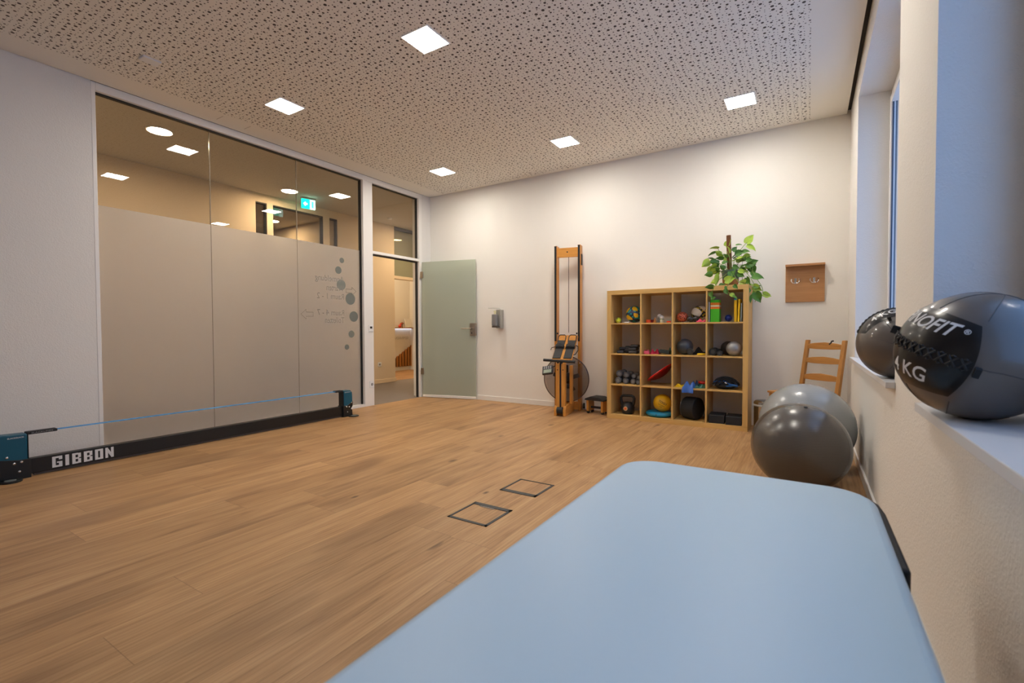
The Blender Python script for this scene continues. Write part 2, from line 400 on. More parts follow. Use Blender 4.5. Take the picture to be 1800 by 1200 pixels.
# ceiling sensor, hatch seams
tag(obj('ceiling_detector', G().bx(-4.37, -4.28, 1.59, 1.71, H-.016, H), MATTE_W, bevel=.004), 'small white rectangular detector on the perforated ceiling', 'detector')
struct('trim_6', G().bx(-4.98, -4.86, 2.45, 2.454, H-.001, H+.001).bx(-4.98, -4.86, 2.72, 2.724, H-.001, H+.001), mat('hairline', srgb(170, 158, 142), .9))

# ---- glass partition
Y0, YP0, YP1, YD1, ZT = 1.545, 4.352, 4.515, 5.432, 3.064
XG0, XG1 = XL-.10, XL+.002
f = G()
f.bx(XG0, XG1, 1.515, Y0, 0, H)                     # left jamb
f.bx(XG0, XG1, Y0, 5.50, ZT, H)                     # header
f.bx(XG0, XG1+.002, YP0, YP1, 0, ZT)                # post
f.bx(XG0, XG1, Y0, YP0, 0, .035)                    # bottom rail
f.bx(XG0, XG1, YD1, 5.50, 0, ZT)                    # right jamb
f.bx(XG0, XG1, YP1, YD1, 2.095, 2.135)              # door head
struct('trim_4', f, TRIM, bevel=.003)
k = G(); gx0, gx1 = XL-.072, XL-.035
k.bx(gx0, gx1, Y0, YP0, ZT-.012, ZT).bx(gx0, gx1, YP0-.016, YP0, .035, ZT-.012)
k.bx(gx0, gx1, YP1, YD1, ZT-.012, ZT).bx(gx0, gx1, YD1-.014, YD1, 2.135, ZT-.012)
k.bx(gx0, gx1, YP1, YD1, 2.078, 2.095).bx(gx0, gx1, YD1-.016, YD1, 0, 2.078)
struct('trim_5', k, GASK)
joints = [Y0, 2.462, 3.418, YP0-.016]
film0 = None
for i in range(3):
    a, b = joints[i]+(.003 if i else 0), joints[i+1]-(.003 if i < 2 else 0)
    p = struct('window_%d' % (i+3), G().bx(XL-.070, XL-.060, a, b, .035, ZT-.012), PANE)
    fo = struct('frosted_film', G().bx(XL-.0595, XL-.058, a, b, .036, 2.118), FROST, p)
    if i < 2: struct('joint_seal', G().bx(XL-.071, XL-.0575, b+.0005, b+.0055, .035, ZT-.012), mat('silicone', srgb(150, 140, 125), .25), p)
    film0 = p
# film cut-outs: dots, mirrored lettering, arrows (on the room-side face of the film)
XF = XL-.0578
g = G()
for y, z, r in ((4.049,1.949,.035), (3.994,1.818,.048), (4.035,1.632,.068), (4.177,1.456,.077), (4.229,1.224,.070), (4.189,.990,.047), (4.113,.819,.035)):
    g.cyl((XF, y, z), (XF+.0008, y, z), r, n=40)
struct('dot_pattern', g, SIGNF, film0)
g = G()
for body, z, wd, hh in (('Anmeldung', 1.640, .425, .098), ('Warten', 1.548, .262, .075), ('Raum 1 - 2', 1.440, .40, .073), ('Raum 4 - 7', 1.232, .40, .073), ('Toiletten', 1.135, .288, .075)):
    tm = textmesh(body, 1, width=wd, height=hh)
    tm.xf(basis((XF+.0012, 4.075, z), (0, -1, 0), (0, 0, 1), (-1, 0, 0)))
    me = bpy.data.meshes.new('t'); tm.b.to_mesh(me); g.b.from_mesh(me); tm.b.free(); bpy.data.meshes.remove(me)
struct('sign_lettering', g, SIGNT, film0)
g = G()
def arrow(cy, cz, s, L, hw):
    P = [(-L/2, -hw*.45), (L*.08, -hw*.45), (L*.08, -hw), (L/2, 0), (L*.08, hw), (L*.08, hw*.45), (-L/2, hw*.45)]
    P = [(XF+.0012, cy+s*x, cz+z) for x, z in P]; g.tube([Vector(p) for p in P], .0028, 4, True)
arrow(4.19, 1.560, 1, .165, .052); arrow(3.535, 1.238, -1, .165, .058)
struct('sign_arrows', g, SIGNT, film0)
# fanlight over the door
struct('window_6', G().bx(XL-.070, XL-.060, YP1, YD1-.014, 2.135, ZT-.012), PANE)
# open glass door leaf
hx, hy, ex, ey = -5.068, 5.452, -4.182, 5.652
ang = math.atan2(ey-hy, ex-hx); L = math.hypot(ex-hx, ey-hy)
dl = bpy.data.objects.new('door_1', None); COL.objects.link(dl); dl.location = (hx, hy, 0); dl.rotation_euler = (0, 0, ang); dl['kind'] = 'structure'
obj('glass_leaf', G().bx(0.012, L, -.005, .005, .04, 2.085), DOORG, dl, bevel=.0015)
obj('bottom_rail', G().bx(0.012, L, -.012, .012, .006, .045), TRIM, dl, bevel=.003)
for z in (1.888, .405):
    obj('hinge', G().bx(-.015, .035, -.016, .016, z-.05, z+.05), STEEL, dl, bevel=.003)
lk = obj('lock_case', G().bx(L-.088, L+.006, -.022, .022, .955, 1.14), STEEL, dl, bevel=.004)
obj('lever', G().tube([(L-.055, -.022, 1.06), (L-.055, -.058, 1.06), (L-.075, -.066, 1.06), (L-.205, -.068, 1.062)], .0095, 10), STEEL, lk)
obj('keyhole', G().cyl((L-.055, -.0235, .995), (L-.055, -.022, .995), .009, n=14).bx(L-.059, L-.051, -.0235, -.022, .978, .995), BLACKM, lk)
# door stop block at the jamb
# wall devices on the post
def plate(name, label, cat, x, y, z, extra=None, sx=.0, w_=.075, h_=.075, nx=(1,0,0)):
    o = thing(name, label, cat, (x, y, z))
    obj('cover_plate', G().bx(0, .009, -w_/2, w_/2, -h_/2, h_/2), MATTE_W, o, bevel=.003)
    return o
t = plate('thermostat', 'white room thermostat with small dark display on the door post', 'thermostat', XL+.004, 4.462, 1.062, w_=.078, h_=.10)
obj('display', G().bx(.009, .0105, -.018, .018, .0, .03), BLACK, t)
obj('lower_ridge', G().bx(.009, .013, -.03, .03, -.045, -.038), mat('pale_grey', srgb(170, 168, 165), .5), t)
t = plate('wall_socket', 'white wall socket low on the white door post', 'socket', XL+.004, 4.468, .295, w_=.08, h_=.09)
obj('socket_well', G().cyl((.0085, 0, 0), (.0105, 0, 0), .02, n=20), mat('grey_well', srgb(150, 150, 150), .5), t)
t = plate('wall_socket', 'white wall socket on the beige wall seen through the doorway', 'socket', -7.098, 6.43, .372, w_=.085, h_=.085)
obj('socket_well', G().cyl((.0085, 0, 0), (.0105, 0, 0), .02, n=20), mat('grey_well2', srgb(120, 112, 105), .5), t)

# ---- ceiling panel lights of the room
def panel(x, y, label):
    o = thing('ceiling_light', label, 'ceiling light', (x, y, H), group=None)
    obj('diffuser', G().bx(-.118, .118, -.118, .118, -.004, .001), PANEL, o)
    g = G()
    for a in (-1, 1): g.bx(-.127, .127, a*.122-.004, a*.122+.004, -.007, .001).bx(a*.122-.004, a*.122+.004, -.118, .118, -.007, .001)
    obj('trim_frame', g, mat('lamp_frame', srgb(245, 245, 245), .4, emit=None), o)
    o['group'] = 'square ceiling panel lights'
for x, y, lb in ((-4.115, 4.845, 'square recessed ceiling panel light nearest the back left corner above the doorway'),
                 (-2.318, 4.82, 'square recessed ceiling panel light above the rowing machine'),
                 (-.55, 4.835, 'square recessed ceiling panel light above the right end of the bookcase'),
                 (-4.155, 2.65, 'square recessed ceiling panel light beside the glass partition, left of centre'),
                 (-2.36, 2.60, 'largest looking square ceiling panel light in the top middle of the photo'),
                 (-.55, 2.60, 'square ceiling panel light overhead beyond the top edge of the photo, near windows')):
    panel(x, y, lb)

# ================================================================= HALLWAY beyond the glass
XH = -7.10
struct('floor_hall', G().bx(XH-.12, XL-.0, -2.2, 9.3, -.1, -.001).bx(XH-5, XH-.12, -2.2, 6.85, -.1, -.001), VINYL)
struct('floor_reception', G().bx(-9.4, XH-.12, 6.85, 9.3, -.1, 0), FLOOR2)
struct('ceiling_hall', G().bx(-12.3, XL-.2, -2.3, 9.4, H, H+.1), CEIL2)
g = G().bx(XH-.12, XH, -2.2, 4.03, 0, H).bx(XH-.12, XH, 4.205, 4.305, 0, H).bx(XH-.12, XH, 5.20, 5.33, 0, H).bx(XH-.12, XH, 5.49, 6.85, 0, H)
for a, b in ((4.03, 4.205), (4.305, 5.20), (5.33, 5.49)): g.bx(XH-.12, XH, a, b, 3.0, H)
bmesh.ops.remove_doubles(g.b, verts=g.b.verts, dist=1e-5)
struct('wall_hall', g, W_BEIGE)
for i, (a, b) in enumerate(((4.03, 4.205), (4.305, 5.20), (5.33, 5.49))):
    q = G().bx(XH-.07, XH+.002, a, b, 2.982, 3.0).bx(XH-.07, XH+.002, b-.016, b, 0, 2.982)
    wo = struct('window_%d' % (i+7), q, GASK)
    struct('pane', G().bx(XH-.05, XH-.04, a, b-.016, 0, 2.982), PANE, wo)
struct('baseboard_hall', G().bx(XH, XH+.014, 5.5, 6.865, 0, .075), mat('cream_skirting', srgb(236, 214, 180), .5), bevel=.003)
# fanlight and header at the end of the beige wall
struct('trim_7', G().bx(XH-.12, XH, 6.85, 8.2, 2.085, 2.145), W_BEIGE)
struct('window_10', G().bx(XH-.065, XH-.055, 6.85, 8.2, 2.145, 3.07), frostmat('pale_green_fanlight', srgb(176, 176, 158), srgb(190, 190, 170), .4, .35, .08, .05))
struct('trim_8', G().bx(XH-.12, XH+.002, 6.85, 8.2, 3.07, H), GAP)
# room beyond the inner glass
struct('wall_far', G().bx(-12.3, XH-.12, 5.76, 5.9, 0, H).bx(-12.3, -12.2, -2.2, 5.76, 0, H), W_BEIGE)
# reception
struct('wall_reception', G().bx(-9.1, -8.93, 6.0, 9.15, 0, H), W_HALL)
struct('wall_reception_rear', G().bx(-9.1, XL, 9.15, 9.3, 0, H), W_HALL)
struct('wall_hall_end', G().bx(XL-.2, XL-.05, YB+.15, 9.15, 0, H).bx(-12.3, XL-.2, -2.4, -2.2, 0, H), W_HALL)
struct('baseboard_reception', G().bx(-8.93, -8.915, 8.0, 9.135, 0, .07).bx(-8.93, -8.72, 9.135, 9.15, 0, .07), TRIM)
struct('door_2', G().bx(-8.60, -8.52, 9.11, 9.15, 0, 2.0).bx(-8.52, -7.75, 9.11, 9.15, 1.92, 2.0).bx(-8.52, -7.75, 9.125, 9.15, 0, 1.92), mat('cream_door', srgb(232, 214, 160), .5))
SLAT = woodmat('slat_oak', srgb(190, 128, 62), srgb(140, 86, 34), 'z')
t = thing('slatted_wood_panel', 'slanted-top panel of vertical wooden slats on the reception wall through the doorway', 'wall panel', (-8.915, 8.85, .1))
g = G(); n = 7
for i in range(n):
    y = -.30+.60*i/(n-1); h_ = .20+.33*i/(n-1)
    g.prism([(y-.024, 0), (y+.024, 0), (y+.024, h_+.026), (y-.024, h_)], 0, .035, 'yz')
obj('slats', g, SLAT, t)
obj('backing', G().prism([(-.32, 0), (.32, 0), (.32, .52), (-.32, .17)], -.014, 0, 'yz'), mat('slat_back', srgb(52, 30, 14), .8), t)
t = thing('wall_shelf', 'narrow wooden wall shelf with light strip beneath, seen through the doorway', 'shelf', (-8.93, 8.8, 1.09))
obj('board', G().bx(.0, .19, -.42, .40, -.012, .012), SLAT, t, bevel=.002)
obj('light_strip', G().bx(.02, .05, -.40, .36, -.019, -.0125), emitmat('led_strip', (.72, .82, 1), 1.3), t)
tag(obj('brochure_stand', G().box((0, 0, .115), (.03, .26, .23), rotm(0, -.22, .18)), mat('paper_print', srgb(225, 220, 210), .6, var=.12, varscale=60), loc=(-8.80, 8.95, 1.103)), 'white printed notice leaning on the narrow reception shelf', 'notice')
tag(obj('ornament', G().sph((0, 0, .04), .04, 16).sph((0, .03, .10), .022, 12), mat('red_ceramic', srgb(205, 60, 34), .4), loc=(-8.80, 8.66, 1.102)), 'small red ornament at the left of the reception shelf', 'ornament')
tag(obj('dried_flower', G().cyl((0, 0, 0), (0, 0, .08), .012, n=10).sph((0, 0, .11), .042, 12, (1, 1, .7)), mat('brown_flower', srgb(150, 96, 66), .8), loc=(-8.82, 8.76, 1.102)), 'brownish dried flower head next to the white notice on the reception shelf', 'flower')
g = textmesh('REMINNEN', 1, width=.46, height=.07); g.xf(basis((-8.928, 8.62+.46, .80), (0, -1, 0), (0, 0, 1), (-1, 0, 0)))
struct('sign_reception', g, mat('grey_letters', srgb(170, 164, 156), .5))
# hallway lights
def downlight(x, y, label):
    o = thing('downlight', label, 'ceiling light', (x, y, H))
    obj('diffuser', G().cyl((0, 0, -.006), (0, 0, 0), .105, n=32), WARM, o)
    obj('ring', G().torus((0, 0, -.003), .113, .008, n=32, k=8), MATTE_W, o); o['group'] = 'round downlights in the hallway'
downlight(-5.765, 2.27, 'round warm downlight seen through the left pane of the glass partition')
downlight(-6.61, 4.27, 'round warm downlight seen through the glass left of the exit sign')
downlight(-8.68, 5.25, 'round warm downlight in the far room seen through two panes')
downlight(-6.1, .2, 'added unseen round downlight lighting the hallway behind the left wall')  # added lamp out of view, lights the near stretch of the hallway
downlight(-6.3, 6.9, 'added unseen round downlight lighting the hallway beyond the doorway')  # added lamp out of view, lights the hallway past the doorway
downlight(-8.1, 7.9, 'added unseen round downlight lighting the reception area behind the beige wall')  # added to light the reception, never in view
downlight(-8.3, 6.9, 'added unseen round downlight brightening the near side of the reception area')  # second unseen lamp, added to brighten the reception wall
downlight(-10.4, 3.0, 'added unseen round downlight lighting the far room from deep inside')  # unseen lamp added to light the far room
t = thing('exit_sign', 'lit green and white emergency exit sign hanging from the hallway ceiling', 'exit sign', (-6.72, 4.66, H), rz=-.2)
obj('mount', G().bx(-.03, .03, -.11, .11, -.025, 0), mat('sign_mount', srgb(190, 190, 186), .4), t)
obj('green_panel', G().bx(-.014, .014, -.105, .02, -.17, -.028), emitmat('sign_green', (.0, .62, .42), 2.2), t)
obj('white_panel', G().bx(-.014, .014, .02, .105, -.17, -.028), emitmat('sign_white', (.55, .95, .88), 2.0), t)
obj('arrow', G().prism([(-.085, -.10), (-.05, -.065), (-.05, -.088), (-.02, -.088), (-.02, -.112), (-.05, -.112), (-.05, -.135)], .0145, .0165, 'yz'), emitmat('sign_arrow', (1, 1, 1), 3), t)
obj('pictogram', G().bx(.0145, .0165, .045, .078, -.15, -.05), emitmat('sign_door', (.05, .7, .5), 2), t)
tag(obj('smoke_detector', G().lathe([(0, -.03), (.03, -.028), (.045, -.01), (.045, 0)], n=24), MATTE_W, loc=(-6.64, 6.30, H)), 'small round smoke detector on the hallway ceiling above the doorway', 'smoke detector')

# ================================================================= TREATMENT COUCH
def rrect(x0, x1, y0, y1, r, n=8):
    P = []
    for cx, cy, a0 in ((x1-r, y0+r, -PI/2), (x1-r, y1-r, 0), (x0+r, y1-r, PI/2), (x0+r, y0+r, PI)):
        P += [(cx+r*math.cos(a0+PI/2*i/n), cy+r*math.sin(a0+PI/2*i/n)) for i in range(n+1)]
    return P
t = thing('treatment_couch', 'large light blue upholstered treatment couch with rounded corners beside the right wall', 'treatment couch', (-.18, .585, 0))
BLUE = mat('pale_blue_vinyl', srgb(182, 208, 224), .40, spec=.45, bump=(260, .04, .0006))
g = G(); g.prism(rrect(-.332, .332, -.98, .985, .11, 10), .545, .607, 'xy')
obj('upholstery', g, BLUE, t, bevel=.02, seg=5)
obj('side_pad', G().prism([(.325, .54), (.347, .54), (.345, .86), (.338, .93), (.322, .965), (.30, .96)], .530, .590, 'xy'), BLACKM, t, bevel=.006)
obj('seam', G().tube([(x*1.0, y, .552) for x, y in rrect(-.331, .331, -.979, .984, .11, 10)], .0035, 6, True), mat('blue_piping', srgb(120, 158, 190), .5), t)
obj('base_board', G().prism(rrect(-.30, .30, -.95, .55, .06, 6), .515, .544, 'xy'), BLACKM, t, bevel=.004)
g = G()
for x in (-.26, .26): g.box((x, 0, .485), (.05, 1.7, .05))
for y in (-.8, 0, .8): g.box((0, y, .485), (.5, .05, .04))
obj('frame', g, mat('grey_frame', srgb(90, 92, 96), .4, .5), t)
for sx in (-1, 1):
    for sy in (-1, 1):
        l = obj('leg', G().cyl((sx*.24, sy*.78, .03), (sx*.24, sy*.78, .47), .025, n=20), mat('leg_grey', srgb(150, 152, 156), .35, .6), t)
        obj('foot_pad', G().cyl((sx*.24, sy*.78, 0), (sx*.24, sy*.78, .03), .034, n=20), RUBBER, l)

# ================================================================= SWISS BALLS
def ballmat(name, c, rings):
    m = mat(name, c, .27, spec=.55, coat=.25); t = NT(m); t.p.inputs['Coat Roughness'].default_value = .2
    o = t.obj(); wv = t.new('ShaderNodeTexWave', _bands_direction='Z'); wv.inputs['Scale'].default_value = rings; t.link(o, wv.inputs[0])
    wv.inputs['Distortion'].default_value = .15
    t.bump(t.math('ADD', t.math('MULTIPLY', wv.outputs['Fac'], .6), t.math('MULTIPLY', t.noise(t.mapping(o, (2, 2, 60)), 2, 2), .7)), .16, .002)
    return m
def swiss(label, x, y, r, m, rot):
    t = thing('exercise_ball', label, 'exercise ball', (x, y, r-.004))
    obj('ball', G().sph((0, 0, 0), r, 72, (1.012, 1.012, .985), rot), m, t)
    obj('valve', G().cyl((0, 0, -.003), (0, 0, .003), .012, n=16).xf(rotm(*rot) @ Matrix.Translation((0, r*.0, r*.985))), RUBBER, t)
    return t
swiss('dark grey shiny exercise ball in front, resting on the wood floor', -.04, 3.570, .281, ballmat('charcoal_ball', srgb(84, 80, 76), 34), (.25, .12, 0))
swiss('larger silver grey exercise ball behind the dark one, by the right wall', -.008, 4.185, .315, ballmat('silver_ball', srgb(150, 152, 152), 28), (-.3, .4, 0))

# ================================================================= MEDICINE BALLS
GREYV = mat('grey_vinyl', srgb(94, 89, 86), .34, spec=.5, coat=.4, bump=(180, .05, .0008))
BLKV = mat('black_vinyl', (.005, .005, .006), .3, spec=.4, coat=.1, bump=(26, .25, .004))
WHT = mat('white_print', srgb(225, 226, 228), .5)
def medball(label, C, R, n, u, v, texts, a0, a1, bb, straps):
    t = thing('medicine_ball', label, 'medicine ball', C)
    n, u, v = Vector(n).normalized(), Vector(u).normalized(), Vector(v).normalized()
    def P(a, b, rad):
        a, b = math.radians(a), math.radians(b)
        return rad*(math.cos(b)*(math.cos(a)*n+math.sin(a)*u)+math.sin(b)*v)
    obj('ball', G().sph((0, 0, 0), R, 64), GREYV, t)
    # raised black wrap
    g = G(); NA, NB = 40, 30; am, ah = (a0+a1)/2, (a1-a0)/2
    def uv(i, j):
        s, q = -1+2*i/NA, -1+2*j/NB
        q2 = q*(1-.10*s*s); s2 = s*(1-.13*q*q)
        return am+ah*s2, bb*q2
    grid = [[g.b.verts.new(P(*uv(i, j), R*(1.004+.012*min(1, 6*(1-max(abs(-1+2*i/NA), abs(-1+2*j/NB))))))) for j in range(NB+1)] for i in range(NA+1)]
    for i in range(NA):
        for j in range(NB): g.b.faces.new((grid[i][j], grid[i+1][j], grid[i+1][j+1], grid[i][j+1]))
    pt = obj('wrap', g, BLKV, t)
    # laces
    g = G(); K = 13
    for i in range(K):
        a = a0+8+(a1-a0-14)*i/(K-1); st = (a1-a0-14)/(K-1)*.8
        for s in (-1, 1): g.tube([P(a-st/2*s, -4, R*1.018), P(a, 0, R*1.034), P(a+st/2*s, 4, R*1.018)], .0026, 6)
        for s in (-1, 1): g.tube([P(a-1.3, s*4, R*1.014), P(a, s*4.8, R*1.03), P(a+1.3, s*4, R*1.014)], .0022, 6)
    obj('lacing', g, RUBBER, t)
    for a, b in straps:
        e1 = (P(a+1, b, 1)-P(a-1, b, 1)).normalized(); g = G(); g.box(tuple(P(a, b, R*1.05)), (.012, .022, .026), basis((0, 0, 0), e1, P(a, b, 1).cross(e1), P(a, b, 1)))
        obj('strap_loop', g, BLACKM, t)
    # panel seams
    g = G()
    for s in (-1, 1):
        for aa in (a0+6, a1-5, (a0+a1)/2):
            g.tube([P(aa+(aa-am)*.01*k, s*(bb+2+k*(170-2*bb)/14), R*1.0005) for k in range(0, 15)], .0012, 5)
    g.tube([P(a, .5*math.sin(a), R*1.0005) for a in range(int(a1)+2, int(a0)+358, 8)], .0012, 5)
    obj('panel_seams', g, mat('dark_seam', srgb(60, 58, 57), .6), t)
    for nm, body, ac, bc, wd, hd, sh, bold in texts:
        # wd, hd in degrees; lettering wrapped onto the ball
        tm = textmesh(body, 1, shear=sh, bold=bold)
        bmesh.ops.triangulate(tm.b, faces=tm.b.faces)
        bmesh.ops.subdivide_edges(tm.b, edges=[e for e in tm.b.edges if e.calc_length() > .12], cuts=3, use_grid_fill=True)
        xs = [q.co.x for q in tm.b.verts]; ys = [q.co.y for q in tm.b.verts]
        W, Hh = max(xs)-min(xs), max(ys)-min(ys)
        for q in tm.b.verts:
            a = ac+(q.co.x-min(xs)-W/2)/W*wd; b = bc+(q.co.y-min(ys)-Hh/2)/Hh*hd
            q.co = P(a, b, R*1.021)
        obj(nm, tm, WHT, pt)
    return t
def ax(n, u, da):
    n, u = Vector(n).normalized(), Vector(u).normalized(); return n, u
medball('big grey medicine ball with black laced wrap reading 4 KG, on the near windowsill', (.375, 1.711, .9665), .1672,
        (-.955, -.149, .256), (.093, -.971, -.218), (.281, -.185, .942),
        [('brand_print', 'SPINOFIT', 14, 24.5, 77, 12.5, .32, .018), ('registered_mark', '®', 57, 26, 5.0, 4.5, 0, .01), ('weight_print', '4 KG', 23, -20.5, 40, 14, 0, .012)], -40, 71, 38, [(-24, 4), (74, -3)])
medball('grey medicine ball with black wrap turned upwards, on the far windowsill', (.369, 2.935, .9665), .1672,
        (-.646, -.033, .76), (.747, -.06, .663), (.01, .997, .051),
        [('brand_print', 'SPINOFIT', 20, 22, 80, 12.5, .32, .018), ('weight_print', '4 KG', 16, -21, 39, 14, 0, .012)], -36, 60, 37, [(20, -39)])

# ================================================================= SLACKLINE RACK
TEAL = mat('teal_cover', srgb(0, 84, 108), .38, spec=.5); RKB = mat('rack_black', srgb(20, 22, 22), .42)
xr = -4.745
t = thing('slackline_rack', 'long low black slackline training rack with teal ends and blue webbing along the glass wall', 'slackline rack', (xr, 2.33, 0))
bm_ = obj('beam', G().bx(-.03, .03, -1.33, 1.40, .020, .128), RKB, t, bevel=.004)
g = G(); x = 0
tm = G(); h_ = .080; q_ = .019; b_ = .017
def bar(x0, x1, z0, z1): tm.bx(.0302, .0312, x0-1.205, x1-1.205, z0+.034, z1+.034)
def ringbars(x, w): bar(x, x+q_, 0, h_); bar(x+q_, x+w-q_, 0, b_*.8); bar(x+q_, x+w-q_, h_-b_*.8, h_)
ringbars(0, .056); bar(.056-q_, .056, 0, .040); bar(.056-q_, .056, .054, h_); bar(.026, .056-q_, .030, .040)
bar(.073, .094, 0, h_)
for x in (.112, .180):
    ringbars(x, .053); bar(x+.053-q_, x+.051, .002, .036); bar(x+.053-q_, x+.051, .044, h_-.002); bar(x+q_, x+.049-q_+.010, .034, .046)
ringbars(.247, .050); bar(.297-q_, .297, 0, h_)
bar(.311, .311+q_-.002, 0, h_); bar(.364-q_+.002, .364, 0, h_)
tm.prism([(.311+q_-.004-1.205, .034+h_), (.311+q_-.004-1.205, .034+h_-.036), (.364-q_+.004-1.205, .034), (.364-q_+.004-1.205, .034+.036)], .0302, .0312, 'yz')
obj('brand_lettering', tm, WHT, bm_)
obj('under_shade', G().bx(-.02, .02, -1.30, 1.36, .006, .020), mat('under_shade_grey', srgb(80, 74, 70), .6), t)  # grey strip standing in for the shade in the gap below the beam
BOLT = mat('bolt_steel', (.75, .75, .75), .25, 1.0)
for s, y0 in ((-1, -1.38), (1, 1.415)):
    def yy(v): return y0+s*v
    P = [(yy(-.045), .128), (yy(-.045), .315), (yy(.05) if s > 0 else yy(.16), .315 if s > 0 else .322), (yy(.075) if s > 0 else yy(.20), .285), (yy(.08) if s > 0 else yy(.2), .16), (yy(.0), .128)]
    cv = obj('end_cover', G().prism(P, -.045, .047, 'yz'), TEAL, t, bevel=.008, seg=3)
    obj('bracket', G().prism([(yy(-.06), .0), (yy(.075 if s > 0 else .19), .0), (yy(.07 if s > 0 else .19), .075), (yy(.05 if s > 0 else .17), .09), (yy(.075 if s > 0 else .19), .12), (yy(.08 if s > 0 else .2), .175 if s > 0 else .17), (yy(-.0), .135), (yy(-.06), .135)], -.05, .052, 'yz')
        .bx(-.046, .044, min(yy(-.052), yy(-.046)), max(yy(-.052), yy(-.046)), .13, .31), RKB, t, bevel=.003)
    for by, bz in ((.06, .165), (.025, .115), (-.012, .12), (.0, .055)):
        obj('bolt', G().sph((.052, yy(by), bz), .0085, 14, (.6, 1, 1)), BOLT, t)
    for sx in (-1, 1):
        ft = obj('foot', G().cyl((sx*.09, yy(.055), .0), (sx*.09, yy(.055), .012), .062, n=32).bx(min(0, sx*.09), max(0, sx*.09), yy(.055)-.04, yy(.055)+.04, .002, .012), RKB, t, bevel=.002)
        obj('foot_insert', G().cyl((sx*.095, yy(.055), .012), (sx*.095, yy(.055), .0135), .03, n=24), mat('grey_insert', srgb(120, 126, 124), .5), ft)
    w_ = textmesh('SLACKRACK', 1, width=.085, height=.010, bold=.02)
    ys = yy(-.035) if s > 0 else yy(.055)
    w_.xf(basis((.0482, ys, .290), (0, 1, 0), (0, 0, 1), (1, 0, 0)))
    obj('side_lettering', w_, WHT, cv)
obj('webbing', G().bx(-.025, .025, -1.25, 1.34, .3115, .3145), mat('blue_webbing', srgb(70, 150, 214), .7, bump=(300, .3, .001)), t)
for a, b in ((-1.335, -1.17), (1.27, 1.37)):
    sl = obj('sleeve', G().bx(-.031, .031, a, b, .302, .322), BLACKM, t, bevel=.005)
    if a < 0:
        q = textmesh('SLACKLINES', 1, width=.115, height=.009, bold=.01); q.xf(basis((.0315, a+.025, .308), (0, 1, 0), (0, 0, 1), (1, 0, 0)))
        obj('sleeve_print', q, mat('faint_print', srgb(150, 150, 150), .6), sl)

# ================================================================= FLOOR BOXES
FBX = mat('floor_box_frame', srgb(58, 60, 62), .5)
for i, (cx, cy, thick) in enumerate(((-1.562, 2.146, 1), (-1.556, 2.663, -1))):
    t = thing('floor_box', ('nearer square floor socket box with dark frame and wood lid' if i == 0 else 'farther square floor socket box with dark frame and wood lid'), 'floor socket box', (cx, cy, 0))
    h = .132; wd = .040; th = .012
    g = G().bx(-h, -h+th, -h, h, 0, .003).bx(h-th*1.4, h, -h, h, 0, .003)
    # wide band along one X side (photo: toward the other box on the near one)
    if thick > 0: g.bx(-h, h, h-wd*.8, h, 0, .003).bx(-h, h, -h, -h+th*1.6, 0, .003)
    else: g.bx(-h, h, -h, -h+wd*.9, 0, .003).bx(-h, h, h-th*.7, h, 0, .003)
    obj('frame', g, FBX, t)
    if thick > 0: obj('lift_slot', G().bx(-.07, .03, h-wd*.8-.012, h-wd*.8-.004, 0, .0028), mat('slot_grey', srgb(150, 148, 142), .4, .5), t)

# ================================================================= WALL DISPENSER
t = thing('soap_dispenser', 'grey and silver wall disinfectant dispenser with thin lever by the open door', 'dispenser', (-3.765, YB, 1.06))
ALU = mat('alu', srgb(182, 182, 174), .35, .6)
obj('housing', G().bx(-.02, .055, -.085, 0, .0, .265), ALU, t, bevel=.003)
obj('bottle', G().bx(-.045, .02, -.165, -.09, .035, .20), mat('grey_bottle', srgb(128, 128, 128), .3), t, bevel=.01)
obj('pump', G().cyl((-.012, -.125, .20), (-.012, -.125, .235), .014, n=14).bx(-.025, .001, -.14, -.11, .235, .25), mat('cream_pump', srgb(222, 216, 170), .4), t)
obj('drip_tray', G().bx(-.045, .04, -.16, -.0, .012, .034), mat('dark_tray', srgb(70, 62, 55), .5), t, bevel=.006)
obj('lever', G().tube([(.03, -.02, .255), (.02, -.06, .285), (-.02, -.16, .287), (-.06, -.22, .285)], .004, 6), ALU, t)

# ================================================================= ROWING MACHINE (upright)
ASH = woodmat('honey_ash', srgb(222, 158, 74), srgb(186, 118, 44), 'z', 1.0, .35)
ASHY = woodmat('honey_ash_side', srgb(222, 158, 74), srgb(186, 118, 44), 'y', 1.0, .35)
t = thing('rowing_machine', 'upright stored wooden water rowing machine with clear round tank against the back wall', 'rowing machine', (-2.578, 5.40, 0), rz=math.radians(11))
for x in (-.172, .135):
    rl = obj('rail', G().box((x+.0, .165, 1.06), (.036, .11, 2.11)), ASH, t, bevel=.004)
    obj('rail_track', G().box((x-.002, .106, 1.50), (.026, .010, 1.22)).bx(x-.017, x+.013, .10, .108, 2.10, 2.11), BLACKM, rl, bevel=.002)
    obj('track_stop', G().cyl((x+(.02 if x < 0 else -.02), .10, .99), (x+(.035 if x < 0 else -.035), .10, .99), .012, n=12), BLACKM, rl)
    obj('rail_end_wheel', G().cyl((x+.03, .22, .055), (x+.05, .22, .055), .035, n=20), RUBBER, t)
g = G().bx(-.154, .117, .118, .150, 1.965, 2.085)
obj('top_crossboard', g, woodmat('honey_ash_cross', srgb(226, 164, 80), srgb(192, 126, 52), 'x'), t, bevel=.003)
obj('crossboard_bolt', G().cyl((-.02, .112, 2.03), (-.02, .119, 2.03), .009, n=12), BLACK, t)
obj('recoil_cord', G().tube([(-.005, .13, 1.0), (-.005, .13, 1.97)], .0035, 6), BLACK, t)
obj('side_bracket', G().bx(.153, .160, .14, .19, 1.86, 2.0), BLACKM, t)
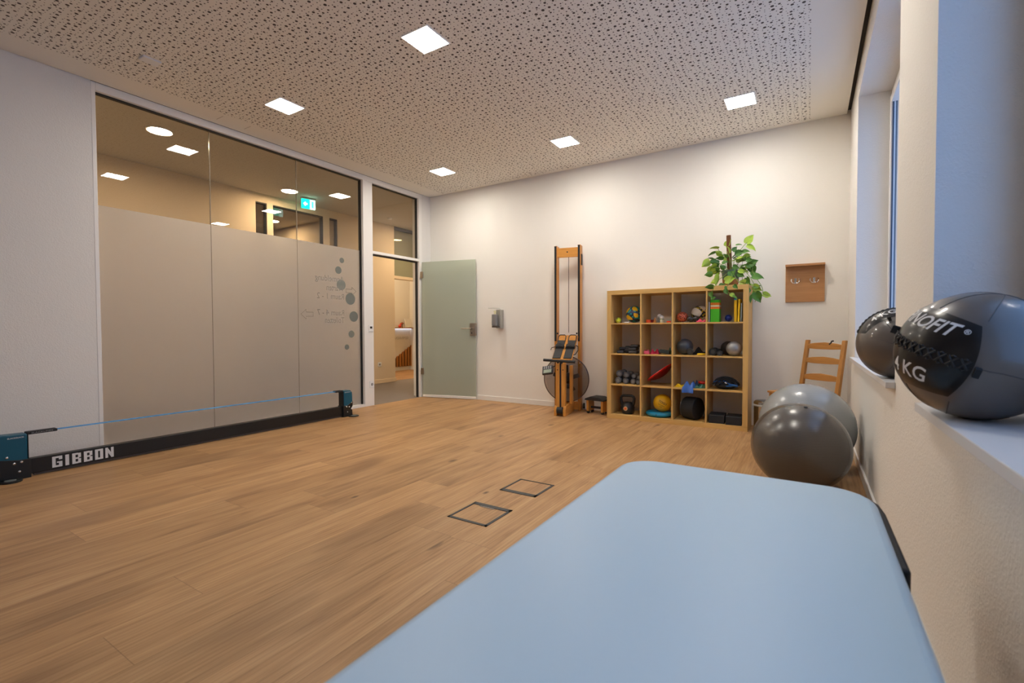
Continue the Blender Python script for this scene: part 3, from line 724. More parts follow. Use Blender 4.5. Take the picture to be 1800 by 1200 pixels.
# base feet and front column
for x in (-.055, .055):
    obj('base_beam', G().prism([(-.325, .0), (-.325, .075), (-.30, .12), (.10, .135), (.10, .0)], x-.018, x+.018, 'yz'), ASHY, t, bevel=.004)
obj('base_cross', G().bx(-.16, .13, .09, .14, .02, .12), ASHY, t, bevel=.003)
for x in (-.034, .034):
    obj('front_upright', G().prism([(-.30, .06), (-.235, .06), (-.235, .635), (-.255, .650), (-.285, .635), (-.30, .60)], x-.024+.002*(x > 0), x+.024, 'yz'), ASH, t, bevel=.003)
    obj('upright_bolt', G().cyl((x, -.303, .555), (x, -.299, .555), .007, n=10), BLACK, t)
obj('pull_strap', G().bx(-.010, .010, -.294, -.288, .06, .655), mat('navy_strap', (.01, .012, .02), .7), t)
obj('front_wheel', G().cyl((-.035, -.318, .07), (.035, -.318, .07), .04, n=24), RUBBER, t)
obj('rear_upright', G().bx(.078, .108, -.16, -.08, .13, .60), ASH, t, bevel=.003)
obj('pulley', G().cyl((.04, -.12, .46), (.075, -.12, .46), .05, n=20).cyl((.04, -.12, .34), (.075, -.12, .34), .03, n=20), BLACK, t)
# tank
TANK = bpy.data.materials.new('smoky_tank'); TANK.use_nodes = True; n_ = NT(TANK); n_.n.remove(n_.p)
a_ = n_.new('ShaderNodeBsdfTransparent'); a_.inputs[0].default_value = (.64, .60, .58, 1)
b_ = n_.new('ShaderNodeBsdfGlossy'); b_.inputs['Roughness'].default_value = .05; c_ = front_fresnel(n_, 1.5, 1.0)
d_ = n_.new('ShaderNodeMixShader'); n_.link(c_, d_.inputs[0]); n_.link(a_.outputs[0], d_.inputs[1]); n_.link(b_.outputs[0], d_.inputs[2]); n_.link(d_.outputs[0], n_.out.inputs[0])
prof = [(0, -.095), (.16, -.09), (.245, -.065), (.278, -.018), (.29, -.012), (.29, .012), (.278, .018), (.245, .065), (.16, .085), (0, .09)]
tk = obj('water_tank', G().lathe(prof, (0, -.02, .42), 56, (0, 1, 0)), TANK, t)
obj('tank_rim', G().torus((0, -.02, .42), .288, .006, (0, 1, 0), 56, 8), mat('smoke_rim', srgb(92, 82, 80), .25), tk)
g = G()
for k in range(5):
    a = k*2*PI/5+.3; g.box((.09*math.cos(a), -.02, .42+.09*math.sin(a)), (.17, .006, .05), rotm(0, -a, 0))
g.cyl((0, -.08, .42), (0, .05, .42), .03, n=16)
obj('paddle', g, mat('smoke_paddle', srgb(60, 54, 52), .35), tk)
# footboard with pads and straps
fa = math.atan2(.29, .35)
fb = Matrix.Translation((0, -.055, .815)) @ rotm(fa, 0, 0)
obj('footboard', G().box((0, 0, 0), (.25, .455, .020)).xf(fb), woodmat('honey_ash_board', srgb(224, 160, 76), srgb(190, 124, 50), 'y'), t, bevel=.003)
for x in (-.068, .068):
    fp = obj('foot_pad', G().box((x, -.05, .016), (.10, .33, .012)).xf(fb), RUBBER, t, bevel=.003)
    obj('heel_bar', G().tube([fb @ Vector(p) for p in ((x-.048, .09, .02), (x-.048, .17, .04), (x-.03, .19, .045), (x+.03, .19, .045), (x+.048, .17, .04), (x+.048, .09, .02))], .006, 8), BLACK, fp)
    obj('foot_strap', G().ribbon([fb @ Vector(p) for p in ((x-.058, -.02, .015), (x-.05, -.015, .045), (x, -.01, .062), (x+.05, -.015, .045), (x+.058, -.02, .015))], fb.to_3x3() @ Vector((0, 1, 0)), .045, .005), BLACKM, fp)
obj('strap_tail', G().tube([fb @ Vector(p) for p in ((.13, .02, .02), (.165, -.01, .03), (.175, -.07, .02), (.15, -.12, .0), (.11, -.13, -.01))], .006, 8), BLACKM, t)
obj('strap_tail', G().tube([fb @ Vector(p) for p in ((-.12, -.02, .03), (-.165, -.04, .03), (-.17, -.07, .02))], .005, 6), BLACKM, t)
# handle and monitor
hb = obj('handle', G().cyl((-.205, -.315, .672), (.185, -.315, .655), .0165, n=20), RUBBER, t)
obj('handle_joint', G().sph((-.025, -.315, .648), .016, 14).sph((.02, -.315, .646), .016, 14), BLACK, hb)
mo = Matrix.Translation((-.165, -.27, .545)) @ rotm(.75, -.15, .1)
mn = obj('monitor', G().box((0, 0, 0), (.135, .13, .03)).xf(mo), mat('monitor_case', (.025, .025, .025), .4), t, bevel=.008, seg=3)
obj('screen', G().box((0, -.028, .016), (.095, .05, .002)).xf(mo), mat('lcd', srgb(150, 164, 140), .3), mn)
g = G()
for i in range(4):
    for j in range(2): g.box((-.04+.026*i, .018+.024*j, .016), (.014, .012, .004))
obj('buttons', g.xf(mo), mat('button_grey', srgb(170, 170, 170), .5), mn)
obj('monitor_arm', G().tube([(-.12, -.26, .58), (-.07, -.25, .60), (-.04, -.26, .60)], .008, 8), BLACK, t)

# ================================================================= LOW STOOL by the bookcase
t = thing('low_stool', 'low wooden stool with contoured black top between rowing machine and bookcase', 'stool', (-2.205, 5.50, 0), rz=-.12)
obj('seat', G().prism([(-.135, .165), (-.13, .185), (-.09, .2), (-.06, .212), (.06, .212), (.10, .2), (.135, .185), (.135, .165)], -.09, .09, 'xz'), RUBBER, t, bevel=.008, seg=3)
for x in (-.10, .10): obj('side_leg', G().bx(x-.014, x+.014, -.075, .075, .03, .166), ASH, t, bevel=.002)
obj('stretcher', G().bx(-.088, .088, -.012, .012, .06, .085), BLACKM, t)
for x in (-.10, .10):
    for y in (-.05, .05): obj('roller', G().cyl((x-.012, y, .02), (x+.012, y, .02), .020, n=14), RUBBER, t)

# ================================================================= BOOKCASE
BIR = woodmat('birch_veneer', srgb(224, 184, 114), srgb(204, 160, 90), 'z', .7, .5)
BIRX = woodmat('birch_veneer_h', srgb(224, 184, 114), srgb(204, 160, 90), 'x', .7, .5)
BX, BY = -2.0, 5.283; BW = 1.49; D = .388
t = thing('cube_bookcase', 'square four by four birch cube bookcase against the back wall', 'bookcase', (BX, BY, 0))
obj('top_board', G().bx(0, BW, 0, D, BW-.05, BW), BIRX, t, bevel=.0015)
obj('bottom_board', G().bx(0, BW, 0, D, 0, .05), BIRX, t, bevel=.0015)
for x in (0, BW-.05): obj('side_board', G().bx(x, x+.05, 0, D, .05, BW-.05), BIR, t, bevel=.0015)
XV = [.397, .753, 1.090]; XV = [.397, .745, 1.093]
ZH = [.397, .751, 1.105]
for x in XV: obj('upright_divider', G().bx(x-.008, x+.008, .003, D, .05, BW-.05), BIR, t)
for z in ZH:
    xs = [.05]+XV+[BW-.05]
    for i in range(4): obj('shelf_board', G().bx(xs[i]+(.008 if i else 0), xs[i+1]-(.008 if i < 3 else 0), .003, D, z-.008, z+.008), BIRX, t)
Z0, Z1, Z2, Z3 = .0505, .4055, .7595, 1.1135       # shelf top surfaces
def top(name, label, cat, g, m, loc, group=None, bevel=0, rot=None, seg=2):
    o = obj(name, g, m, loc=loc, bevel=bevel, seg=seg)
    if rot: o.rotation_euler = rot
    return tag(o, label, cat, group)
# --- row 1 (top)
FELT = mat('tennis_felt', srgb(206, 222, 30), .95, bump=(200, .4, .001), sheen=.3)
t = thing('tennis_ball', 'bright yellow tennis ball on the top shelf, far left', 'ball', (-1.902, 5.40, Z3+.033))
obj('felt', G().sph((0, 0, 0), .033, 28), FELT, t)
obj('seam_line', G().tube([(.0332*math.cos(a)*math.cos(.5*math.sin(2*a)), .0332*math.sin(a)*math.cos(.5*math.sin(2*a)), .0332*math.sin(.5*math.sin(2*a))) for a in [2*PI*k/40 for k in range(40)]], .001, 5, True), WHT, t)
def football(name, label, loc, r, base, m2, m3, rot, panel):
    m = bpy.data.materials.new(name+'_skin'); m.use_nodes = True; t = NT(m); o = t.obj(); p = t.p
    v = t.new('ShaderNodeTexVoronoi', _feature='DISTANCE_TO_EDGE'); t.link(t.mapping(o, (1/r,)*3, panel), v.inputs[0]); v.inputs['Scale'].default_value = .95
    v2 = t.new('ShaderNodeTexVoronoi'); t.link(t.mapping(o, (1/r,)*3, panel), v2.inputs[0]); v2.inputs['Scale'].default_value = 3.6
    c = t.mix(t.math('GREATER_THAN', v2.outputs['Distance'], .42), m2, m3)
    c = t.mix(t.math('GREATER_THAN', v.outputs['Distance'], .14), c, base)
    t.link(c, p.inputs['Base Color']); p.inputs['Roughness'].default_value = .35
    t.bump(v.outputs['Distance'], .2, .002)
    q = obj(name, G().sph((0, 0, 0), r, 40), m, loc=loc); q.rotation_euler = rot
    return tag(q, label, 'ball')
football('football', 'yellow and teal football in the top left compartment of the bookcase', (-1.716, 5.42, Z3+.1005), .098, srgb(232, 180, 18), srgb(18, 140, 134), srgb(20, 36, 72), (.3, .2, .5), (.2, .4, .1))
top('eraser_block', 'small flat white piece lying in front of the yellow and teal football', 'foam piece', G().bx(-.028, .028, -.015, .015, 0, .011), MATTE_W, (-1.782, 5.335, Z3), bevel=.003)
t = thing('tape_roll', 'orange roll on the top shelf, left of the small cone', 'roll', (-1.545, 5.39, Z3))
obj('roll', G().cyl((0, 0, 0), (0, 0, .036), .024, n=24), mat('orange_tape', srgb(230, 84, 28), .5), t); obj('core', G().cyl((0, 0, .0362), (0, 0, .0368), .012, n=16), mat('core_dark', srgb(110, 50, 30), .6), t)
top('tape_roll', 'dark red roll behind the orange one on the top shelf', 'roll', G().cyl((0, 0, 0), (0, 0, .034), .021, n=24), mat('dark_red_tape', srgb(150, 30, 30), .5), (-1.510, 5.425, Z3))
top('wooden_cone', 'small amber wooden cone on the top shelf beside the white lidded jars', 'cone', G().lathe([(.017, 0), (.017, .012), (.010, .03), (.006, .055), (0, .058)], n=20), mat('amber_wood', srgb(190, 120, 40), .4), (-1.472, 5.39, Z3))
for i, (x, y, h_, lb) in enumerate(((-1.436, 5.45, .058, 'glass jar with round white lid, the rear one of two on the top shelf'), (-1.394, 5.39, .038, 'cream jar with green band and round white lid on the top shelf'))):
    t = thing('lidded_jar', lb, 'jar', (x, y, Z3))
    obj('jar_body', G().cyl((0, 0, 0), (0, 0, h_), .021, n=24), mat('jar_body%d' % i, (srgb(150, 150, 146), srgb(226, 222, 196))[i], .25), t, bevel=.002)
    obj('lid', G().sph((0, 0, h_+.018), .024, 24, (1, 1, .95)), MATTE_W, t)
    if i: obj('green_band', G().torus((0, 0, h_), .0215, .003, n=24, k=6), mat('green_band', srgb(40, 120, 50), .5), t)
top('putty_tin', 'small flat red tin at the right end of the second top compartment', 'tin', G().cyl((0, 0, 0), (0, 0, .016), .022, n=24), mat('red_tin', srgb(228, 60, 24), .4), (-1.312, 5.36, Z3), bevel=.002)
RB = bpy.data.materials.new('rubber_band_ball'); RB.use_nodes = True; q = NT(RB); v = q.new('ShaderNodeTexVoronoi', _feature='DISTANCE_TO_EDGE'); q.link(q.mapping(q.obj(), (60, 60, 60)), v.inputs[0]); v.inputs['Scale'].default_value = 1
q.link(q.mix(q.math('GREATER_THAN', v.outputs['Distance'], .13), srgb(205, 96, 60), srgb(70, 26, 20)), q.p.inputs['Base Color']); q.bump(v.outputs['Distance'], .6, .004)
t = thing('spiky_massage_ball', 'dark red brown knobbly ball in the third top compartment', 'ball', (-1.176, 5.40, Z3+.060))
obj('ball', G().sph((0, 0, 0), .055, 32, (1.1, 1.1, 1)), RB, t)
g = G()
for k in range(90):
    z = 1-2*(k+.5)/90; a = k*2.39996; rr = math.sqrt(1-z*z); g.sph((.0605*rr*math.cos(a), .0605*rr*math.sin(a), .055*z), .0035, 6)
obj('nubs', g, mat('nub_red', srgb(176, 84, 56), .5), t)
top('peanut_roller', 'black peanut shaped massage roller in front of the white football', 'massage roller', G().lathe([(0, -.066), (.02, -.062), (.034, -.04), (.031, -.018), (.019, 0), (.031, .018), (.034, .04), (.02, .062), (0, .066)], axis=(1, .1, 0), n=28), BLACK, (-1.055, 5.37, Z3+.034))
football('football', 'white football with black and yellow streaks in the third top compartment', (-1.011, 5.50, Z3+.0935), .092, srgb(224, 214, 202), srgb(196, 168, 40), srgb(28, 34, 48), (.9, .3, .2), (.7, .1, .6))
def cloth(name, label, cat, m, loc, sx, sy, h_, seed, group=None, folds=3, drop=None):
    rnd = random.Random(seed); g = G(); N = 22
    ph = [rnd.uniform(0, 6) for _ in range(6)]
    V = []
    for layer in (0, 1):
        for i in range(N+1):
            for j in range(N+1):
                a, b = -1+2*i/N, -1+2*j/N
                e = max(0, 1-(abs(a)**3+abs(b)**3)*.5)
                rim = 1+.12*math.sin(5*math.atan2(b, a)+ph[0])
                z = h_*e*(.45+.30*math.sin(folds*a*1.7+ph[1]+1.5*b)+.22*math.sin(folds*b*1.5+ph[2]-2*a))
                z = max(.004, z) if layer else 0.0
                x, y = a*sx*rim/2, b*sy*rim/2
                if drop and b < drop[0]: 
                    q = (drop[0]-b)/(1+drop[0]); z -= q*drop[1]; 
                V.append((x, y, z+(.003 if layer else 0)))
    F = []; K = (N+1)*(N+1)
    for i in range(N):
        for j in range(N):
            a = i*(N+1)+j; F += [(K+a, K+a+N+1, K+a+N+2, K+a+1), (a+1, a+N+2, a+N+1, a)]
    edge = [i*(N+1) for i in range(N+1)]+[N*(N+1)+j for j in range(1, N+1)]+[i*(N+1)+N for i in range(N-1, -1, -1)]+[j for j in range(N-1, 0, -1)]
    for a, b in zip(edge, edge[1:]+edge[:1]): F.append((a, b, K+b, K+a))
    g._add(V, F); return top(name, label, cat, g, m, loc, group)
PINK = mat('pink_latex', srgb(214, 60, 92), .55); YEL = mat('yellow_latex', srgb(228, 190, 20), .5); BLU = mat('blue_latex', srgb(56, 100, 176), .5)
GRN = mat('green_latex', srgb(60, 112, 96), .55); REDL = mat('red_latex', srgb(216, 24, 24), .45)
cloth('resistance_band', 'pink folded band beneath the white football', 'exercise band', PINK, (-.966, 5.335, Z3), .085, .06, .035, 3)
GB_ = bpy.data.materials.new('green_roller_box'); GB_.use_nodes = True; q = NT(GB_); sp = q.new('ShaderNodeSeparateXYZ'); q.link(q.obj(), sp.inputs[0])
q.link(q.ramp(sp.outputs[2], [(.0, srgb(70, 180, 30)), (.135, srgb(236, 120, 30)), (.160, srgb(222, 214, 170)), (.172, srgb(240, 130, 30)), (.200, srgb(70, 180, 30))]), q.p.inputs['Base Color'])
for e_ in q.n: 
    if e_.type == 'VALTORGB': e_.color_ramp.interpolation = 'CONSTANT'
t = thing('therapy_band_box', 'tall bright green box with orange stripe in the top right compartment', 'box', (-.832, 5.385, Z3))
obj('carton', G().bx(-.043, .043, -.06, .06, 0, .230), GB_, t, bevel=.002); obj('carton_lid', G().bx(-.0435, .0435, -.0605, .0605, .214, .232), mat('green_lid', srgb(70, 178, 36), .4), t, bevel=.002)
top('thin_book', 'thin white and black booklet beside the tall green box', 'booklet', G().bx(-.005, .005, -.07, .07, 0, .212), mat('booklet_white', srgb(210, 208, 214), .5), (-.888, 5.40, Z3), bevel=.001)
t = thing('spiky_massage_ball', 'small dark blue spiky massage ball in the top right compartment', 'ball', (-.709, 5.40, Z3+.0395))
obj('ball', G().sph((0, 0, 0), .0345, 28), mat('navy_rubber', srgb(16, 36, 120), .4), t)
g = G()
for k in range(80):
    z = 1-2*(k+.5)/80; a = k*2.39996; rr = math.sqrt(1-z*z); d_ = Vector((rr*math.cos(a), rr*math.sin(a), z)); g.cyl(d_*.034, d_*.0385, .0028, .001, 6)
obj('spikes', g, mat('navy_rubber2', srgb(22, 46, 140), .4), t)
def book(label, x, w_, h_, c, lean=0, cover=None, y=5.395, dp=.15):
    t = thing('book', label, 'book', (x, y, Z3+.0005), rot=(0, lean, 0))
    obj('cover', G().bx(-w_/2, -w_/2+.002, -dp/2, dp/2, 0, h_).bx(w_/2-.002, w_/2, -dp/2, dp/2, 0, h_).bx(-w_/2, w_/2, -dp/2, -dp/2+.002, 0, h_), mat('book_cover', c, .45), t)
    obj('pages', G().bx(-w_/2+.002, w_/2-.002, -dp/2+.002, dp/2-.004, .003, h_-.004), mat('paper', srgb(214, 200, 170), .8), t)
    return t
b1 = book('thick yellow book, leftmost of the books in the top right compartment', -.634, .028, .238, srgb(240, 186, 10))
obj('spine_cap', G().bx(-.0142, .0142, -.0752, -.0745, .222, .2382), mat('teal_print', srgb(20, 140, 150), .5), b1)
book('second yellow book, leaning slightly, in the top right compartment', -.606, .020, .232, srgb(246, 200, 30), .03)
book('slim white and pale blue booklet, rightmost book in the top right compartment', -.583, .010, .19, srgb(180, 198, 214), .02)
# --- row 2
for i, (x, y, z, a, b, c, rz, lb) in enumerate(((-1.872, 5.40, 0, .085, .10, .036, .2, 'black weight cuff lying at the left of the second shelf'), (-1.865, 5.46, .037, .08, .09, .034, .1, 'black weight cuff stacked on the far left cuff'),
        (-1.796, 5.47, 0, .07, .10, .085, -.1, 'black upright weight cuff in the middle of the black pile'), (-1.712, 5.38, 0, .105, .10, .036, .05, 'black weight cuff at the bottom right of the black pile'),
        (-1.714, 5.39, .037, .10, .10, .034, -.06, 'black weight cuff in the middle of the right stack'), (-1.702, 5.40, .072, .095, .09, .032, .08, 'black weight cuff on top of the right stack'))):
    t = thing('ankle_weight', lb, 'ankle weight', (x, y, Z2+z), rz=rz, group='black ankle weights on the second shelf')
    obj('cuff', G().box((0, 0, c/2), (a, b, c)), mat('cuff_black', (.018, .018, .02), .5, bump=(60, .3, .003)), t, bevel=.012 if c < .06 else .014, seg=3)
    obj('closure_strap', G().box((0, -b/2-.001, c/2), (a*.8, .003, c*.35)), mat('grey_webbing', srgb(70, 70, 74), .6), t)
cloth('resistance_band', 'pink crumpled band at the left of the second compartment, second shelf', 'exercise band', PINK, (-1.566, 5.40, Z2), .05, .08, .062, 5)
top('chalk_block', 'small pale pink block in front of the pink bands', 'block', G().bx(-.028, .028, -.02, .02, 0, .034), mat('pale_pink', srgb(226, 92, 118), .6), (-1.548, 5.335, Z2), bevel=.005)
cloth('resistance_band', 'dark pink crumpled band beside the black block on the second shelf', 'exercise band', mat('dark_pink', srgb(190, 34, 70), .55), (-1.475, 5.41, Z2), .105, .10, .065, 6)
top('grip_pad', 'slanted black pad in the second compartment of the second shelf', 'pad', G().box((0, 0, .022), (.115, .08, .04), (0, .12, .1)), mat('pad_dark', (.02, .03, .028), .7), (-1.358, 5.37, Z2+.008), bevel=.006)
top('green_cone', 'small dark green cone behind the slanted black pad', 'cone', G().lathe([(.022, 0), (.018, .02), (.005, .072), (0, .075)], n=18), GRN, (-1.32, 5.46, Z2))
top('pilates_ball', 'dark grey pilates ball in the third compartment of the second shelf', 'ball', G().sph((0, 0, .087), .087, 40), mat('slate_rubber', srgb(62, 68, 76), .38), (-1.150, 5.42, Z2))
t = thing('ab_wheel', 'small black exercise wheel in front of the dark pilates ball', 'exercise wheel', (-1.078, 5.335, Z2+.0375))
obj('tyre', G().torus((0, 0, 0), .026, .0115, (.25, 1, 0), 32, 10), RUBBER, t); obj('hub', G().cyl((-.003, -.012, 0), (.003, .012, 0), .02, n=20), mat('hub_grey', srgb(54, 56, 58), .4), t)
cloth('mesh_bag', 'black soft bag behind the yellow ring on the second shelf', 'bag', BLACKM, (-1.012, 5.50, Z2), .115, .14, .085, 9, folds=2)
top('massage_ring', 'flat yellow ring at the right of the third compartment, second shelf', 'ring', G().torus((0, 0, .011), .034, .011, n=36, k=10), YEL, (-.965, 5.345, Z2))
for x, y, r, L_, lb in ((-.855, 5.44, .040, .17, 'thick black foam roller, end on, left of the silver ball'), (-.830, 5.56, .032, .10, 'black foam roller at the rear of the right second shelf compartment'), (-.782, 5.37, .027, .12, 'thin black foam roller lying beside the silver ball')):
    t = thing('foam_roller', lb, 'foam roller', (x, y, Z2+r))
    obj('foam', G().lathe([(r*.55, -L_/2), (r*.95, -L_/2), (r, -L_/2+.005), (r, L_/2-.005), (r*.95, L_/2), (r*.55, L_/2)], axis=(0, 1, 0), n=32, closed=True), mat('foam_black', (.022, .022, .022), .7), t)
    obj('core', G().cyl((0, -L_/2+.004, 0), (0, L_/2-.004, 0), r*.55, n=24), mat('core_grey', srgb(70, 70, 68), .5), t)
top('pilates_ball', 'silver grey ball at the right end of the second shelf', 'ball', G().sph((0, 0, .076), .076, 40), mat('silver_rubber', srgb(150, 148, 146), .35, .25), (-.652, 5.38, Z2))
top('pilates_ball', 'dark ball half hidden behind the silver ball on the second shelf', 'ball', G().sph((0, 0, .075), .075, 36), mat('dark_rubber', srgb(58, 50, 46), .4), (-.728, 5.535, Z2))
# --- row 3: dumbbells, end on
DB = mat('dumbbell_vinyl', srgb(84, 84, 86), .45)
def dumbbell(r, L_=.20):
    t = thing('dumbbell', '', 'dumbbell', (0, 0, 0))
    for s in (-1, 1):
        hd = obj('head', G().lathe([(r*.6, s*L_/2), (r*.86, s*L_/2), (r, s*(L_/2-.008)), (r, s*(L_/2-.05)), (r*.8, s*(L_/2-.062)), (r*.45, s*(L_/2-.066))], axis=(0, 1, 0), n=12), DB, t)
        obj('number_plate', G().cyl((0, s*L_/2, 0), (0, s*(L_/2+.001), 0), r*.5, n=20), mat('plate_grey', srgb(120, 120, 120), .5), hd)
    obj('grip', G().cyl((0, -L_/2+.06, 0), (0, L_/2-.06, 0), .0145, n=16), DB, t)
    return t
specs = [(-1.880, .0, .0390, 'front grey dumbbell at the bottom left of the dumbbell pile'), (-1.792, 0, .0345, 'grey dumbbell second from left in the bottom row of the pile'),
         (-1.7055, 0, .0335, 'grey dumbbell third from left in the bottom row of the pile'), (-1.6405, 0, .0285, 'grey dumbbell at the bottom right of the pile, by the divider'),
         (-1.868, .079, .0395, 'grey dumbbell at the top left of the pile'), (-1.785, .070, .0350, 'grey dumbbell second from left in the top row of the pile'),
         (-1.695, .0695, .0290, 'grey dumbbell third from left in the top row of the pile'), (-1.640, .059, .024, 'small grey dumbbell at the top right of the pile')]
for i, (x, dz, r, lb) in enumerate(specs):
    o = dumbbell(r, .17 if i > 5 else .19); o.location = (x, 5.415+.008*(i % 3), Z1+r+dz*.99); o['label'] = lb; o['group'] = 'grey dumbbells on the third shelf'
    o.rotation_euler = (0, .2*i, 0)
t = thing('wobble_board', 'round red wobble board leaning in the third row', 'wobble board', (-1.430, 5.47, Z1+.140), rot=(0, -math.radians(37), 0))
obj('board', G().lathe([(0, -.010), (.15, -.010), (.17, -.002), (.173, .004), (.168, .010), (0, .012)], n=48), mat('glossy_red', srgb(204, 18, 24), .3), t)
obj('dome', G().lathe([(0, -.055), (.05, -.050), (.095, -.038), (.13, -.022), (.15, -.0105)], n=36), mat('dark_red', srgb(120, 8, 14), .4), t)
cloth('resistance_band', 'folded yellow band at the left of the third compartment, third shelf', 'exercise band', YEL, (-1.186, 5.375, Z1), .10, .10, .05, 12, folds=2)
cloth('resistance_band', 'blue crumpled band hanging slightly over the third shelf edge', 'exercise band', BLU, (-1.085, 5.338, Z1+.002), .11, .15, .08, 21, drop=(-.74, .05))
cloth('resistance_band', 'dark blue rolled band behind the hanging blue one', 'exercise band', mat('navy_latex', srgb(30, 52, 110), .5), (-1.045, 5.47, Z1), .06, .07, .085, 23)
cloth('resistance_band', 'green crumpled band at the right of the third compartment, third shelf', 'exercise band', GRN, (-.985, 5.375, Z1), .115, .10, .048, 25)
top('exercise_disc', 'flat red disc behind the green band on the third shelf', 'disc', G().lathe([(0, 0), (.045, 0), (.05, .012), (.045, .026), (0, .028)], n=32), REDL, (-.975, 5.50, Z1+.035+.0))
tag(obj('disc_stack', G().lathe([(0, 0), (.045, 0), (.045, .034), (0, .034)], n=28), GRN, loc=(-.975, 5.50, Z1)), 'green coiled band beneath the flat red disc', 'exercise band')
t = thing('suspension_trainer', 'tangled black and blue suspension trainer straps at the right of the third row', 'suspension trainer', (-.735, 5.43, Z1))
rnd = random.Random(5)
for nm, cnt, m_, rr in (('black_straps', 15, BLACKM, .007), ('blue_straps', 6, mat('strap_blue', srgb(20, 96, 176), .55), .0075)):
    g = G()
    for k in range(cnt):
        ph, a, b = rnd.uniform(0, 6.28), rnd.uniform(.055, .135), rnd.uniform(.035, .085); z0 = rnd.uniform(.02, .07); tl = rnd.uniform(-.35, .35)
        pts = []
        for q in range(26):
            s = 2*PI*q/26; x = a*math.cos(s+ph)+.012*math.sin(3*s+k); y = b*math.sin(s)+.01*math.sin(2*s)
            e = max(0, 1-(x/.15)**2)
            pts.append((x, y, max(rr+.001, min(.015+.12*e, z0+tl*x*.35+.02*math.sin(2*s+k)+.03*e))))
        g.tube(pts, rr, 6, True)
    if nm == 'black_straps': g.sph((0, 0, .035), .09, 20, (1.2, .8, .38))
    obj(nm, g, m_, t)
obj('handle_loop', G().tube([(-.05+.10*math.cos(a)*1.1+.05, -.02, .06+.07*math.sin(a)) for a in [PI*k/14 for k in range(15)]], .006, 8), BLACK, t)
obj('white_tag', G().box((.01, -.078, .072), (.022, .004, .012), (0, .5, 0)), MATTE_W, t)
# --- row 4
t = thing('kettlebell', 'black kettlebell with small orange badge in the bottom left compartment', 'kettlebell', (-1.792, 5.41, Z0))
obj('body', G().lathe([(0, 0), (.052, 0), (.062, .006), (.078, .045), (.08, .075), (.07, .108), (.045, .135), (0, .142)], n=40), BLACK, t)
obj('handle', G().tube([(-.062, 0, .095), (-.074, 0, .14), (-.078, 0, .18), (-.068, 0, .203), (-.045, 0, .211), (0, 0, .212), (.045, 0, .211), (.068, 0, .203), (.078, 0, .18), (.074, 0, .14), (.062, 0, .095)], [.017, .016, .015, .015, .0155, .0155, .0155, .015, .015, .016, .017], 14), BLACK, t)
bd = obj('badge', G().cyl((.0, -.082, .068), (.0, -.074, .068), .025, n=28), mat('badge_cream', srgb(206, 168, 120), .5), t)
obj('badge_mark', G().cyl((.0, -.0828, .068), (.0, -.0815, .068), .013, n=20), mat('badge_orange', srgb(226, 90, 20), .5), bd)
t = thing('balance_cushion', 'flat round blue air balance cushion in the bottom row', 'balance cushion', (-1.430, 5.45, Z0))
obj('cushion', G().lathe([(0, .012), (.07, .004), (.125, .004), (.148, .018), (.152, .032), (.146, .047), (.12, .058), (.06, .052), (0, .048)], n=56), mat('blue_rubber', srgb(16, 134, 172), .38), t)
obj('valve', G().cyl((0, -.1525, .032), (0, -.148, .032), .006, n=12), BLACK, t)
t = thing('throwing_ball', 'bright yellow ball resting on the blue balance cushion', 'ball', (-1.394, 5.43, Z0+.050+.1035))
pb = obj('ball', G().sph((0, 0, 0), .0995, 44), mat('yellow_rubber', srgb(226, 174, 20), .42), t)
def onball(body, az, el, wd, R_, tilt=0):
    tm = textmesh(body, 1, bold=.02); xs = [q.co.x for q in tm.b.verts]; ys = [q.co.y for q in tm.b.verts]; W = max(xs)-min(xs); k = wd/W
    for q in tm.b.verts:
        x, y = (q.co.x-min(xs)-W/2)*k, (q.co.y-min(ys))*k
        x, y = x*math.cos(tilt)-y*math.sin(tilt), x*math.sin(tilt)+y*math.cos(tilt)
        a, e = az+x, el+y
        q.co = (R_*math.cos(e)*math.cos(a), R_*math.cos(e)*math.sin(a), R_*math.sin(e))
    return tm
A0 = math.radians(-78)
obj('print', onball('TOGU', A0, .05, .95, .1003, -.45), mat('ink', (.03, .025, .02), .6), pb)
obj('print_small', onball('MEDIZINBALL', A0-.08, -.18, .75, .1003, -.4), mat('ink2', (.10, .08, .03), .6), pb)
obj('print_weight', onball('1 kg', A0-.2, -.42, .28, .1003, -.3), mat('ink3', (.06, .05, .02), .6), pb)
t = thing('pilates_drum', 'thick black round drum standing turned in the third compartment of the bottom row', 'exercise drum', (-1.072, 5.43, Z0+.1235), rz=math.radians(-22))
ax_ = (1, -.1, 0)
obj('tread', G().lathe([(.112, -.075), (.119, -.07), (.1225, -.03), (.1225, .03), (.119, .07), (.112, .075)], axis=(1, 0, 0), n=56, closed=True), mat('foam_black2', (.012, .012, .012), .75), t)
obj('end_disc', G().cyl((-.070, 0, 0), (.070, 0, 0), .111, n=48), BLACKM, t)
obj('edge_ring', G().torus((-.0745, 0, 0), .114, .0022, (1, 0, 0), 56, 8), mat('ring_silver', srgb(170, 176, 184), .3, .6), t)
for x, y, a, lb in ((-.812, 5.42, .156, 'black foam yoga block, left one in the bottom right compartment'), (-.6455, 5.40, .150, 'black foam yoga block, right one in the bottom right compartment')):
    top('yoga_block', lb, 'yoga block', G().bx(-a/2, a/2, -.11, .11, 0, .088), mat('foam_block', (.016, .016, .018), .75, bump=(200, .2, .001)), (x, y, Z0), bevel=.006, rot=(0, 0, .04))

